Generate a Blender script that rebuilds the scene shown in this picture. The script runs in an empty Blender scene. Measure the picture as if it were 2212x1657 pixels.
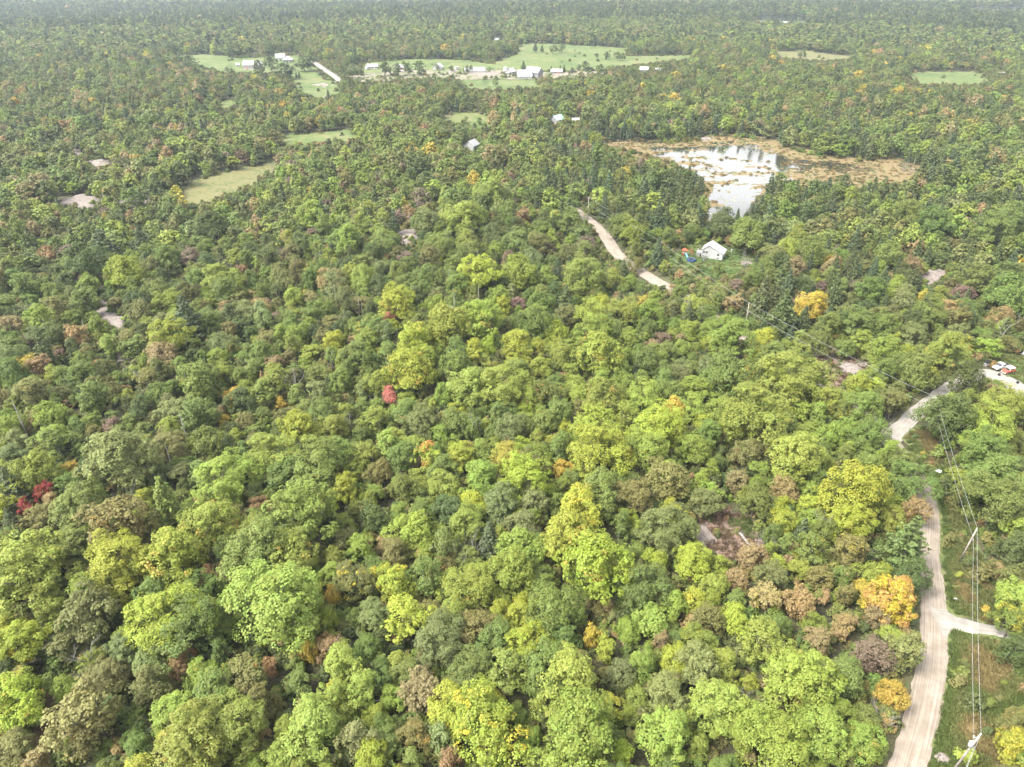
import bpy, bmesh, math, random
import numpy as np
from mathutils import Vector, Matrix, Euler, noise as mnoise

R = math.radians
rng = np.random.default_rng(7)
random.seed(7)
sc = bpy.context.scene
col = sc.collection

# ------------------------------------------------------------------ camera
CAM_H, PITCH, LENS = 112.0, 31.0, 25.0
PW, PH = 2212.0, 1657.0                      # pixel frame used for measuring the photograph
FPX = PW * LENS / 36.0
cd = bpy.data.cameras.new('camera')
cd.lens = LENS; cd.sensor_width = 36.0; cd.clip_start = 1.0; cd.clip_end = 20000
cam = bpy.data.objects.new('camera', cd); col.objects.link(cam)
cam.location = (0, 0, CAM_H); cam.rotation_euler = (R(90 - PITCH), 0, 0)
sc.camera = cam

# ------------------------------------------------------------------ sky, sun, exposure
SUN_EL, SUN_AZ = 54.0, 246.0                 # azimuth clockwise from +Y (view direction)
world = bpy.data.worlds.new('World'); sc.world = world; world.use_nodes = True
nt = world.node_tree; nt.nodes.clear()
sky = nt.nodes.new('ShaderNodeTexSky'); sky.sky_type = 'NISHITA'; sky.sun_disc = False
sky.sun_elevation = R(SUN_EL); sky.sun_rotation = R(SUN_AZ)
sky.air_density = 1.0; sky.dust_density = 5.0; sky.ozone_density = 1.0; sky.altitude = 200
hs = nt.nodes.new('ShaderNodeHueSaturation'); hs.inputs['Saturation'].default_value = 0.05
bg = nt.nodes.new('ShaderNodeBackground'); bg.inputs['Strength'].default_value = 0.15
wo = nt.nodes.new('ShaderNodeOutputWorld')
nt.links.new(sky.outputs[0], hs.inputs['Color']); nt.links.new(hs.outputs[0], bg.inputs[0]); nt.links.new(bg.outputs[0], wo.inputs[0])
sd = bpy.data.lights.new('sun', 'SUN'); sd.energy = 1.5; sd.angle = R(14); sd.color = (1.0, 0.93, 0.80)
sun = bpy.data.objects.new('sun', sd); col.objects.link(sun)
az = R(SUN_AZ)
sdir = Vector((math.sin(az) * math.cos(R(SUN_EL)), math.cos(az) * math.cos(R(SUN_EL)), math.sin(R(SUN_EL))))
sun.rotation_euler = sdir.to_track_quat('Z', 'Y').to_euler(); sun.location = (0, 0, 300)
sc.view_settings.view_transform = 'Standard'; sc.view_settings.look = 'None'
sc.view_settings.exposure = 1.93; sc.view_settings.gamma = 1.0; sc.view_settings.use_curve_mapping = False
sc.cycles.max_bounces = 6; sc.cycles.diffuse_bounces = 3; sc.cycles.glossy_bounces = 2
sc.cycles.transmission_bounces = 3; sc.cycles.volume_bounces = 0; sc.cycles.transparent_max_bounces = 4
sc.cycles.caustics_reflective = False; sc.cycles.caustics_refractive = False

# ------------------------------------------------------------------ terrain
def sst(a, b, x):
    t = np.clip((x - a) / (b - a), 0, 1); return t * t * (3 - 2 * t)
POND_C = (118.0, 415.0)
def hgt(x, y):
    x = np.asarray(x, float); y = np.asarray(y, float)
    d = np.hypot(x, y)
    n = 1.8 * np.sin(x * .021 + 1.3) * np.cos(y * .017 + .4) + 1.1 * np.sin(x * .043 + y * .031 + 2.) + .7 * np.sin(y * .061 - x * .02)
    n *= (1 - .75 * sst(500, 900, d))
    n *= 1 - np.exp(-(((x - POND_C[0]) / 120) ** 2 + ((y - POND_C[1]) / 75) ** 2) ** 2)
    f = sst(1150, 2000, d) * (7 * np.sin(x * .0023 + .9) * np.cos(y * .0026 + 1.2) + 5 * np.sin(x * .0011 - y * .0035))
    for lx, ly, rx, ry in ((560., 1690., 170., 130.), (1230., 2050., 190., 150.), (-22., 1290., 60., 70.)):   # lake basins
        f = f * (1 - np.exp(-(((x - lx) / rx) ** 2 + ((y - ly) / ry) ** 2) ** 2))
    f = f + sst(2250, 4200, d) * 38 - sst(4300, 6500, d) * 10
    return n + f
CP, SP = math.cos(R(PITCH)), math.sin(R(PITCH))
def ray(px, py):
    u = (px - PW / 2) / FPX; v = (PH / 2 - py) / FPX
    return np.array([u, CP + v * SP, -SP + v * CP])
def ground(px, py, h=0.0):
    """the point of the ground (or h metres above it) seen at a pixel of the photograph"""
    d = ray(px, py); t = 20.0; last = t
    while t < 9000:
        p = d * t
        if CAM_H + p[2] <= hgt(p[0], p[1]) + h: break
        last = t; t *= 1.01
    a, b = last, t
    for _ in range(24):
        m = (a + b) / 2; p = d * m
        if CAM_H + p[2] <= hgt(p[0], p[1]) + h: b = m
        else: a = m
    p = d * b
    return np.array([p[0], p[1], CAM_H + p[2]])
def project(x, y, z):
    z = z - CAM_H
    dep = y * CP - z * SP; v = y * SP + z * CP
    return PW / 2 + FPX * x / dep, PH / 2 - FPX * v / dep, dep
def inpoly(px, py, poly):
    px = np.atleast_1d(np.asarray(px, float)); py = np.atleast_1d(np.asarray(py, float))
    r = np.zeros(px.shape, bool); n = len(poly); j = n - 1
    for i in range(n):
        xi, yi = poly[i]; xj, yj = poly[j]
        if yi != yj:
            c = ((yi > py) != (yj > py)) & (px < (xj - xi) * (py - yi) / (yj - yi) + xi)
            r ^= c
        j = i
    return r
def segdist(px, py, line):
    best = np.full(np.shape(px), 1e9)
    for (x0, y0), (x1, y1) in zip(line[:-1], line[1:]):
        dx, dy = x1 - x0, y1 - y0; L = dx * dx + dy * dy + 1e-9
        t = np.clip(((px - x0) * dx + (py - y0) * dy) / L, 0, 1)
        best = np.minimum(best, np.hypot(px - x0 - t * dx, py - y0 - t * dy))
    return best

# ------------------------------------------------------------------ materials
def mat(name):
    m = bpy.data.materials.new(name); m.use_nodes = True
    n = m.node_tree.nodes; n.clear()
    out = n.new('ShaderNodeOutputMaterial'); b = n.new('ShaderNodeBsdfPrincipled')
    m.node_tree.links.new(b.outputs[0], out.inputs[0])
    b.inputs['Roughness'].default_value = .8
    return m, n, m.node_tree.links, b, out
def ramp(n, stops):
    r = n.new('ShaderNodeValToRGB'); e = r.color_ramp.elements
    while len(e) < len(stops): e.new(.5)
    for el, (p, c) in zip(e, stops): el.position = p; el.color = (*c, 1)
    return r
def noisemat(name, stops, scale, detail=6, rough=.9, bump=0., scale2=None, spec=.3, dist=0., metallic=0.):
    """noise-coloured surface in object space (metres), optional second octave that breaks it up"""
    m, n, l, b, out = mat(name)
    tc = n.new('ShaderNodeTexCoord'); t = n.new('ShaderNodeTexNoise')
    t.inputs['Scale'].default_value = scale; t.inputs['Detail'].default_value = detail; t.inputs['Distortion'].default_value = dist
    l.new(tc.outputs['Object'], t.inputs['Vector'])
    fac = t.outputs['Fac']
    if scale2:
        t2 = n.new('ShaderNodeTexNoise'); t2.inputs['Scale'].default_value = scale2; t2.inputs['Detail'].default_value = 5
        l.new(tc.outputs['Object'], t2.inputs['Vector'])
        mx = n.new('ShaderNodeMix'); mx.inputs['Factor'].default_value = .5
        l.new(fac, mx.inputs[2]); l.new(t2.outputs['Fac'], mx.inputs[3]); fac = mx.outputs[0]
    mr = n.new('ShaderNodeMapRange'); k = .26 if scale2 else .34          # noise values crowd round 0.5: stretch them over the ramp
    mr.inputs['From Min'].default_value = .5 - k * .5; mr.inputs['From Max'].default_value = .5 + k * .5; mr.inputs['To Min'].default_value = .2; mr.inputs['To Max'].default_value = .8
    l.new(fac, mr.inputs['Value'])
    r = ramp(n, stops); l.new(mr.outputs[0], r.inputs[0]); l.new(r.outputs[0], b.inputs['Base Color'])
    b.inputs['Roughness'].default_value = rough; b.inputs['Specular IOR Level'].default_value = spec; b.inputs['Metallic'].default_value = metallic
    if bump:
        bp = n.new('ShaderNodeBump'); bp.inputs['Strength'].default_value = 1; bp.inputs['Distance'].default_value = bump
        l.new(fac, bp.inputs['Height']); l.new(bp.outputs[0], b.inputs['Normal'])
    return m
M = {}
M['floor'] = noisemat('forest_floor', [(.30, (.035, .03, .018)), (.46, (.05, .055, .022)), (.58, (.085, .07, .04)), (.72, (.06, .085, .028))], .12, 8, .95, .15, scale2=1.3)
M['meadow'] = noisemat('meadow_grass', [(.20, (.052, .078, .024)), (.40, (.076, .110, .030)), (.58, (.100, .128, .040)), (.80, (.150, .138, .066))], .022, 9, .95, .1, scale2=.16, dist=.6)
M['hay'] = noisemat('dry_hay_grass', [(.30, (0.074, 0.094, 0.028)), (.43, (0.117, 0.117, 0.045)), (.56, (0.148, 0.133, 0.061)), (.72, (0.094, 0.109, 0.035))], .06, 8, .95, .1, scale2=.4, dist=.6)
M['verge'] = noisemat('rough_verge_grass', [(.22, (.075, .100, .032)), (.42, (.098, .125, .040)), (.58, (.130, .138, .056)), (.70, (.165, .145, .078)), (.80, (.10, .12, .040))], .3, 8, .95, .12, scale2=1.4, dist=.8)
M['lawn'] = noisemat('mown_lawn', [(.3, (0.040, 0.073, 0.017)), (.5, (0.056, 0.099, 0.023)), (.7, (0.099, 0.106, 0.040))], .12, 6, .95, .06, scale2=1.0)
M['scrub'] = noisemat('rocky_scrub_ground', [(.34, (.075, .095, .035)), (.45, (.12, .125, .058)), (.54, (.19, .165, .13)), (.62, (.24, .20, .17)), (.70, (.09, .105, .04))], .045, 8, .95, .2, scale2=.2, dist=.5)
M['soil'] = noisemat('bare_litter_soil', [(.20, (.045, .032, .020)), (.38, (.105, .068, .048)), (.52, (.165, .112, .085)), (.66, (.20, .15, .125)), (.80, (.085, .070, .035))], .5, 9, .95, .2, scale2=3.0, dist=.8)
M['rock'] = noisemat('pink_grey_granite', [(.20, (.07, .062, .052)), (.36, (.165, .14, .125)), (.55, (.235, .195, .175)), (.70, (.20, .18, .16)), (.82, (.07, .08, .035))], .35, 9, .85, .35, scale2=2.0, dist=1.2)
M['bark'] = noisemat('grey_brown_bark', [(.3, (.06, .05, .04)), (.6, (.14, .12, .10)), (.8, (.2, .18, .16))], 2.5, 5, .95, .05)
M['deadwood'] = noisemat('bleached_dead_wood', [(.3, (0.165, 0.152, 0.139)), (.6, (0.277, 0.264, 0.244)), (.8, (0.343, 0.330, 0.310))], 2.0, 5, .9, .03)
M['paleBark'] = noisemat('pale_birch_bark', [(.3, (0.158, 0.152, 0.132)), (.6, (0.264, 0.251, 0.224)), (.8, (0.330, 0.317, 0.290))], 1.6, 5, .9, .03)
M['polewood'] = noisemat('weathered_pole_wood', [(.3, (.24, .21, .18)), (.7, (.38, .34, .30))], 1.5, 6, .9, .01)
M['greywood'] = noisemat('grey_weathered_boards', [(.3, (.17, .165, .17)), (.55, (.25, .245, .25)), (.75, (.32, .31, .30))], .9, 7, .95, .02, scale2=6)
M['whitewall'] = noisemat('white_siding', [(.3, (0.364, 0.364, 0.358)), (.7, (0.430, 0.430, 0.424))], .7, 5, .7, 0, scale2=5)
M['whiteroof'] = noisemat('white_metal_roof', [(.3, (0.345, 0.352, 0.357)), (.7, (0.423, 0.429, 0.435))], .25, 5, .45, 0, scale2=2, spec=.5)
M['greyroof'] = noisemat('pale_grey_shingles', [(.3, (.26, .26, .27)), (.7, (.34, .34, .35))], .6, 6, .85, .02, scale2=5)
M['tealroof'] = noisemat('faded_teal_metal', [(.3, (.22, .38, .40)), (.7, (.34, .50, .52))], .5, 5, .5, 0, scale2=3)
M['redbarn'] = noisemat('faded_red_boards', [(.3, (.30, .16, .15)), (.7, (.42, .26, .24))], .8, 6, .9, 0)
M['foundation'] = noisemat('pale_foundation', [(.3, (.42, .40, .37)), (.7, (.55, .53, .50))], 1.0, 6, .9, .01)
M['glass'] = noisemat('dark_window_glass', [(.3, (.02, .025, .03)), (.7, (.05, .055, .06))], .5, 2, .08, 0, spec=.6)
M['black'] = noisemat('black_rubber', [(.3, (.015, .015, .016)), (.7, (.035, .035, .036))], 4, 3, .8)
M['bluevinyl'] = noisemat('blue_vinyl', [(.3, (.02, .05, .16)), (.7, (.03, .08, .24))], 2, 3, .5)
M['slideblue'] = noisemat('light_blue_plastic', [(.3, (.14, .36, .62)), (.7, (.18, .42, .68))], 2, 3, .35, spec=.5)
M['redplastic'] = noisemat('red_plastic', [(.3, (.52, .07, .04)), (.7, (.62, .10, .06))], 2, 3, .5)
M['redpaint'] = noisemat('faded_red_paint', [(.3, (.45, .07, .045)), (.7, (.55, .12, .08))], 1.2, 5, .4, spec=.5)
M['whitepaint'] = noisemat('white_vehicle_paint', [(.3, (0.490, 0.490, 0.482)), (.7, (0.576, 0.576, 0.569))], .8, 5, .35, spec=.5)
M['creampaint'] = noisemat('cream_hard_top', [(.3, (.58, .50, .38)), (.7, (.68, .60, .47))], .9, 5, .5)
M['steel'] = noisemat('galvanised_steel', [(.3, (.45, .46, .47)), (.7, (.6, .61, .62))], 2, 4, .4, spec=.5)
M['wirecoat'] = noisemat('pale_aluminium_wire', [(.3, (.27, .28, .27)), (.7, (.36, .37, .36))], .3, 2, .5)
M['porcelain'] = noisemat('white_porcelain', [(.3, (0.475, 0.482, 0.490)), (.7, (0.547, 0.554, 0.562))], 3, 2, .25, spec=.6)
M['poolwall'] = noisemat('pale_blue_pool_wall', [(.3, (.45, .52, .57)), (.7, (.60, .66, .70))], 1.5, 3, .5)
M['sedge'] = noisemat('orange_brown_sedge', [(.20, (.035, .045, .018)), (.34, (.085, .085, .030)), (.48, (.180, .138, .066)), (.60, (.160, .108, .060)), (.70, (.14, .12, .046)), (.82, (.045, .055, .022))], .075, 9, .95, .2, scale2=.4, dist=.9)
M['lily'] = noisemat('floating_lily_pads', [(.3, (.16, .17, .09)), (.6, (.26, .26, .15)), (.8, (.35, .33, .22))], .4, 6, .5)

def road_mat(name, c0, c1, c2):
    m, n, l, b, out = mat(name)
    at = n.new('ShaderNodeAttribute'); at.attribute_name = 'lane'
    tc = n.new('ShaderNodeTexCoord')
    cb = n.new('ShaderNodeCombineXYZ'); sp = n.new('ShaderNodeSeparateXYZ')
    l.new(at.outputs['Vector'], sp.inputs[0])
    mu = n.new('ShaderNodeMath'); mu.operation = 'MULTIPLY'; mu.inputs[1].default_value = .035; l.new(sp.outputs[1], mu.inputs[0])
    mv = n.new('ShaderNodeMath'); mv.operation = 'MULTIPLY'; mv.inputs[1].default_value = 2.6; l.new(sp.outputs[0], mv.inputs[0])
    l.new(mv.outputs[0], cb.inputs[0]); l.new(mu.outputs[0], cb.inputs[1])
    t = n.new('ShaderNodeTexNoise'); t.inputs['Scale'].default_value = 1.7; t.inputs['Detail'].default_value = 5; l.new(cb.outputs[0], t.inputs['Vector'])
    t2 = n.new('ShaderNodeTexNoise'); t2.inputs['Scale'].default_value = .5; t2.inputs['Detail'].default_value = 9; l.new(tc.outputs['Object'], t2.inputs['Vector'])
    mx = n.new('ShaderNodeMix'); mx.inputs['Factor'].default_value = .4; l.new(t.outputs['Fac'], mx.inputs[2]); l.new(t2.outputs['Fac'], mx.inputs[3])
    r = ramp(n, [(.40, c0), (.49, c1), (.58, c2)]); l.new(mx.outputs[0], r.inputs[0]); l.new(r.outputs[0], b.inputs['Base Color'])
    b.inputs['Roughness'].default_value = .95
    bp = n.new('ShaderNodeBump'); bp.inputs['Distance'].default_value = .05; l.new(mx.outputs[0], bp.inputs['Height']); l.new(bp.outputs[0], b.inputs['Normal'])
    return m
M['gravel'] = road_mat('packed_gravel_road', (0.182, 0.149, 0.115), (0.224, 0.189, 0.152), (0.273, 0.234, 0.194))
M['palegravel'] = road_mat('pale_grey_gravel', (.195, .178, .155), (.235, .218, .194), (.285, .265, .238))

def water_mat():
    m, n, l, b, out = mat('still_pond_water')
    b.inputs['Base Color'].default_value = (.035, .035, .028, 1); b.inputs['Roughness'].default_value = .11
    b.inputs['IOR'].default_value = 1.45; b.inputs['Specular IOR Level'].default_value = .6
    b.inputs['Coat Weight'].default_value = 1.0; b.inputs['Coat IOR'].default_value = 1.55; b.inputs['Coat Roughness'].default_value = .08   # surface film, added as a coat to brighten the sky reflection
    tc = n.new('ShaderNodeTexCoord'); t = n.new('ShaderNodeTexNoise'); t.inputs['Scale'].default_value = .6; t.inputs['Detail'].default_value = 3
    l.new(tc.outputs['Object'], t.inputs['Vector'])
    bp = n.new('ShaderNodeBump'); bp.inputs['Strength'].default_value = .25; bp.inputs['Distance'].default_value = .02
    l.new(t.outputs['Fac'], bp.inputs['Height']); l.new(bp.outputs[0], b.inputs['Normal'])
    return m
M['water'] = water_mat()

def leaf_mat(name, transl=.26, rough=.55):
    m, n, l, b, out = mat(name)
    def att(nm, ty):
        a = n.new('ShaderNodeAttribute'); a.attribute_name = nm; a.attribute_type = ty; return a
    ti, ac, am = att('tint', 'INSTANCER'), att('accent', 'INSTANCER'), att('amt', 'INSTANCER')
    lf = att('leaf', 'GEOMETRY'); sp = n.new('ShaderNodeSeparateColor'); l.new(lf.outputs['Color'], sp.inputs[0])
    def math_(op, a, bb):
        x = n.new('ShaderNodeMath'); x.operation = op
        for i, v in enumerate((a, bb)):
            if isinstance(v, (int, float)): x.inputs[i].default_value = v
            else: l.new(v, x.inputs[i])
        return x.outputs[0]
    # autumn patches: whole limbs and sprays turn first
    val = math_('ADD', math_('MULTIPLY', sp.outputs[2], .55), math_('ADD', math_('MULTIPLY', sp.outputs[1], .30), math_('MULTIPLY', sp.outputs[0], .15)))
    edge = math_('SUBTRACT', 1.0, am.outputs['Fac'])
    mr = n.new('ShaderNodeMapRange'); mr.interpolation_type = 'SMOOTHSTEP'
    l.new(val, mr.inputs['Value']); l.new(math_('SUBTRACT', edge, .10), mr.inputs['From Min']); l.new(math_('ADD', edge, .10), mr.inputs['From Max'])
    mx = n.new('ShaderNodeMix'); mx.data_type = 'RGBA'
    l.new(mr.outputs[0], mx.inputs['Factor']); l.new(ti.outputs['Color'], mx.inputs[6]); l.new(ac.outputs['Color'], mx.inputs[7])
    hsv = n.new('ShaderNodeHueSaturation'); l.new(mx.outputs[2], hsv.inputs['Color'])
    l.new(math_('ADD', .484, math_('MULTIPLY', sp.outputs[1], .024)), hsv.inputs['Hue'])
    l.new(math_('ADD', .72, math_('ADD', math_('MULTIPLY', sp.outputs[0], .34), math_('MULTIPLY', sp.outputs[1], .22))), hsv.inputs['Value'])
    l.new(hsv.outputs[0], b.inputs['Base Color']); b.inputs['Roughness'].default_value = rough; b.inputs['Specular IOR Level'].default_value = .25
    tr = n.new('ShaderNodeBsdfTranslucent'); l.new(hsv.outputs[0], tr.inputs['Color'])
    ms = n.new('ShaderNodeMixShader'); ms.inputs[0].default_value = transl
    l.new(b.outputs[0], ms.inputs[1]); l.new(tr.outputs[0], ms.inputs[2]); l.new(ms.outputs[0], out.inputs[0])
    return m
M['leaf'] = leaf_mat('broadleaf_foliage'); M['needle'] = leaf_mat('conifer_foliage', .12, .6)

# ------------------------------------------------------------------ mesh helpers
def np_mesh(name, V, F, materials, attrs=None, smooth=False):
    """V (n,3), F (m,k) all faces with k corners"""
    V = np.asarray(V, np.float32); F = np.asarray(F, np.int32)
    me = bpy.data.meshes.new(name); k = F.shape[1]
    me.vertices.add(len(V)); me.vertices.foreach_set('co', V.ravel())
    me.loops.add(F.size); me.loops.foreach_set('vertex_index', F.ravel())
    me.polygons.add(len(F)); me.polygons.foreach_set('loop_start', np.arange(0, F.size, k, dtype=np.int32))
    if smooth: me.polygons.foreach_set('use_smooth', np.ones(len(F), bool))
    for m in (materials if isinstance(materials, (list, tuple)) else [materials]): me.materials.append(m)
    for nm, (ty, dat) in (attrs or {}).items():
        a = me.attributes.new(nm, ty, 'POINT')
        a.data.foreach_set({'FLOAT_COLOR': 'color', 'FLOAT_VECTOR': 'vector'}.get(ty, 'value'), np.asarray(dat, np.int32 if ty == 'INT' else np.float32).ravel())
    me.update(calc_edges=True); me.validate()
    return me
def tag(o, label=None, cat=None, group=None, kind=None):
    if label: o['label'] = label
    if cat: o['category'] = cat
    if group: o['group'] = group
    if kind: o['kind'] = kind
    return o
def link(name, me, parent=None):
    o = bpy.data.objects.new(name, me); col.objects.link(o)
    if parent: o.parent = parent
    return o
def empty(name, loc, rz=0., s=1.):
    o = bpy.data.objects.new(name, None); col.objects.link(o)
    o.location = loc; o.rotation_euler = (0, 0, rz); o.scale = (s, s, s) if not isinstance(s, (tuple, list)) else s
    o.empty_display_size = .5
    return o
class MB:
    """collects shapes for one mesh"""
    def __init__(s): s.v = []; s.f = []
    def add(s, vs, fs):
        b = len(s.v); s.v += [tuple(map(float, p)) for p in vs]; s.f += [tuple(i + b for i in f) for f in fs]; return s
    def box(s, x0, x1, y0, y1, z0, z1, rz=0, o=(0, 0)):
        c, sn = math.cos(rz), math.sin(rz)
        vs = [(o[0] + x * c - y * sn, o[1] + x * sn + y * c, z) for z in (z0, z1) for x, y in ((x0, y0), (x1, y0), (x1, y1), (x0, y1))]
        return s.add(vs, [(3, 2, 1, 0), (4, 5, 6, 7), (0, 1, 5, 4), (1, 2, 6, 5), (2, 3, 7, 6), (3, 0, 4, 7)])
    def tube(s, pts, rad, n=6, cap=True):
        pts = [Vector(p) for p in pts]; rings = []
        if not isinstance(rad, (list, tuple)): rad = [rad] * len(pts)
        for i, p in enumerate(pts):
            t = (pts[min(i + 1, len(pts) - 1)] - pts[max(i - 1, 0)]).normalized()
            a = t.orthogonal().normalized(); b = t.cross(a)
            if i and rings: # keep frames aligned
                pass
            rings.append([p + rad[i] * (math.cos(2 * math.pi * k / n) * a + math.sin(2 * math.pi * k / n) * b) for k in range(n)])
        vs = [q for r_ in rings for q in r_]; fs = []
        for i in range(len(pts) - 1):
            for k in range(n):
                k2 = (k + 1) % n; fs.append((i * n + k, i * n + k2, (i + 1) * n + k2, (i + 1) * n + k))
        if cap: fs += [tuple(range(n - 1, -1, -1)), tuple((len(pts) - 1) * n + k for k in range(n))]
        return s.add(vs, fs)
    def prism(s, prof, y0, y1):
        """profile in xz extruded along y"""
        n = len(prof); vs = [(x, y0, z) for x, z in prof] + [(x, y1, z) for x, z in prof]
        fs = [tuple(range(n)), tuple(range(2 * n - 1, n - 1, -1))] + [(i, i + n, (i + 1) % n + n, (i + 1) % n) for i in range(n)]
        return s.add(vs, fs)
    def mesh(s, name, m, smooth=False):
        me = bpy.data.meshes.new(name); me.from_pydata(s.v, [], s.f); me.materials.append(m)
        bm = bmesh.new(); bm.from_mesh(me); bmesh.ops.recalc_face_normals(bm, faces=bm.faces); bm.to_mesh(me); bm.free()
        if smooth:
            for p in me.polygons: p.use_smooth = True
        return me
    def build(s, name, m, parent=None, smooth=False): return link(name, s.mesh(name, m, smooth), parent)

# ------------------------------------------------------------------ ground sheet
def build_ground():
    ang = np.concatenate([np.arange(-180, -56, 4.), np.arange(-56, 56, .4), np.arange(56, 180, 4.)])
    rad = [.01]
    while rad[-1] < 9000: rad.append(rad[-1] * 1.022 + .25)
    rad = np.array(rad); a = np.radians(ang)
    X = rad[:, None] * np.sin(a)[None]; Y = rad[:, None] * np.cos(a)[None]; Z = hgt(X, Y)
    V = np.stack([X, Y, Z], -1).reshape(-1, 3); na, nr = len(a), len(rad)
    i = np.arange(nr - 1)[:, None] * na; j = np.arange(na)[None]; j2 = (j + 1) % na
    F = np.stack([i + j, i + na + j, i + na + j2, i + j2], -1).reshape(-1, 4)[:, ::-1]
    me = np_mesh('ground', V, F, M['floor'], smooth=True)
    return tag(link('ground', me), kind='structure')
build_ground()

def smooth_line(pts, step=1.5):
    P = [np.array(p, float) for p in pts]; P = [2 * P[0] - P[1]] + P + [2 * P[-1] - P[-2]]; out = []
    for i in range(1, len(P) - 2):
        n = max(2, int(np.linalg.norm(P[i + 1][:2] - P[i][:2]) / step))
        for k in range(n):
            t = k / n
            out.append(.5 * (2 * P[i] + (P[i + 1] - P[i - 1]) * t + (2 * P[i - 1] - 5 * P[i] + 4 * P[i + 1] - P[i + 2]) * t * t + (3 * P[i] - P[i - 1] - 3 * P[i + 1] + P[i + 2]) * t ** 3))
    out.append(P[-2]); return np.array(out)
def ribbon(name, pix, widths, m, lift=.10, kind='structure', nc=9, ragged=.42):
    g = [list(ground(*p)[:2]) + [w] for p, w in zip(pix, widths)]
    L = smooth_line(g); V = []; lane = []; s = 0
    for i in range(len(L)):
        t = L[min(i + 1, len(L) - 1)][:2] - L[max(i - 1, 0)][:2]; t = t / (np.linalg.norm(t) + 1e-9); nrm = np.array([-t[1], t[0]])
        if i: s += np.linalg.norm(L[i][:2] - L[i - 1][:2])
        for k in range(nc):
            u = k / (nc - 1) * 2 - 1; w = L[i][2] / 2
            if k in (0, nc - 1): w += ragged * mnoise.noise((s * .35, 7.1 * k, .3)) + ragged * .6 * mnoise.noise((s * 1.3, 3.3 * k, 2.3))
            q = L[i][:2] + nrm * u * w
            V.append((q[0], q[1], float(hgt(q[0], q[1])) + lift + .09 * (1 - abs(u) ** 2) - (.13 if k in (0, nc - 1) else 0))); lane.append((u * w, s, 0))
    n = len(L); F = [(i * nc + k, i * nc + k + 1, (i + 1) * nc + k + 1, (i + 1) * nc + k) for i in range(n - 1) for k in range(nc - 1)]
    F = np.array(F)[:, ::-1]
    me = np_mesh(name, V, F, m, {'lane': ('FLOAT_VECTOR', lane)}, smooth=True)
    o = link(name, me); tag(o, kind=kind)
    return [tuple(p[:2]) for p in L[::4]] + [tuple(L[-1][:2])]

ROAD_PIX = [(1215, 438), (1240, 452), (1262, 468), (1278, 480), (1297, 497), (1313, 518), (1327, 540), (1345, 560), (1372, 578), (1402, 598), (1438, 619), (1490, 652), (1560, 700), (1650, 760), (1720, 800), (1776, 834), (1850, 886), (1910, 940), (1955, 995), (1990, 1050), (2004, 1090), (2008, 1130), (2006, 1180), (2008, 1220), (2014, 1270), (2017, 1310), (2018, 1340), (2018, 1380), (2016, 1420), (2010, 1465), (1993, 1545), (1965, 1650), (1935, 1750), (1890, 1900)]
ROAD_W = [5.6] * 5 + [5.8] * 7 + [5.2] * 7 + [5.0] * 6 + [5.2] * 3 + [5.3] * 6
ROAD = ribbon('road', ROAD_PIX, ROAD_W, M['gravel'])
DRIVE = ribbon('driveway', [(2018, 1338), (2044, 1341), (2060, 1345), (2080, 1350), (2110, 1356), (2148, 1362), (2185, 1375), (2240, 1400)], [11.5, 7.2, 5.0, 4.0, 3.4, 3.0, 2.8, 2.8], M['palegravel'], lift=.135)
LANE = ribbon('gravel_lane', [(1922, 945), (1950, 920), (1978, 893), (2010, 868), (2045, 842), (2085, 818), (2122, 806), (2150, 812), (2180, 826), (2212, 848), (2260, 880)], [6, 4.6, 4.4, 4.4, 4.4, 4.8, 6.0, 7.5, 7.5, 8.0, 8.0], M['palegravel'], lift=.12)
FARMROAD = ribbon('farm_road', [(672, 131), (688, 142), (702, 152), (716, 161), (728, 170), (736, 178)], [6.5] * 6, M['palegravel'], lift=.5)

def patch(name, pix, cell, m, lift, kind='structure', extra=None, jitter=0):
    P = [tuple(ground(*p)[:2]) for p in pix] if pix is not None else extra
    A = np.array(P); x0, y0 = A.min(0); x1, y1 = A.max(0)
    nx, ny = max(2, int((x1 - x0) / cell) + 2), max(2, int((y1 - y0) / cell) + 2)
    gx = x0 - cell / 2 + np.arange(nx + 1) * cell; gy = y0 - cell / 2 + np.arange(ny + 1) * cell
    X, Y = np.meshgrid(gx, gy, indexing='ij')
    cx, cy = (X[:-1, :-1] + cell / 2).ravel(), (Y[:-1, :-1] + cell / 2).ravel()
    wob = np.array([mnoise.noise((a * .12, b * .12, 3.7)) for a, b in zip(cx, cy)]) * cell * 1.5
    keep = inpoly(cx + wob, cy + wob[::-1], P)
    i, j = np.meshgrid(np.arange(nx), np.arange(ny), indexing='ij'); i, j = i.ravel()[keep], j.ravel()[keep]
    if len(i) == 0: return P
    F = np.stack([i * (ny + 1) + j, (i + 1) * (ny + 1) + j, (i + 1) * (ny + 1) + j + 1, i * (ny + 1) + j + 1], -1)
    used, inv = np.unique(F, return_inverse=True); F = inv.reshape(F.shape)
    vx, vy = X.ravel()[used], Y.ravel()[used]
    jit = rng.uniform(-.3, .3, (2, len(vx))) * cell; vx = vx + jit[0]; vy = vy + jit[1]
    V = np.stack([vx, vy, hgt(vx, vy) + lift], -1)
    tag(link(name, np_mesh(name, V, F, m, smooth=True)), kind=kind)
    return P
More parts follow.
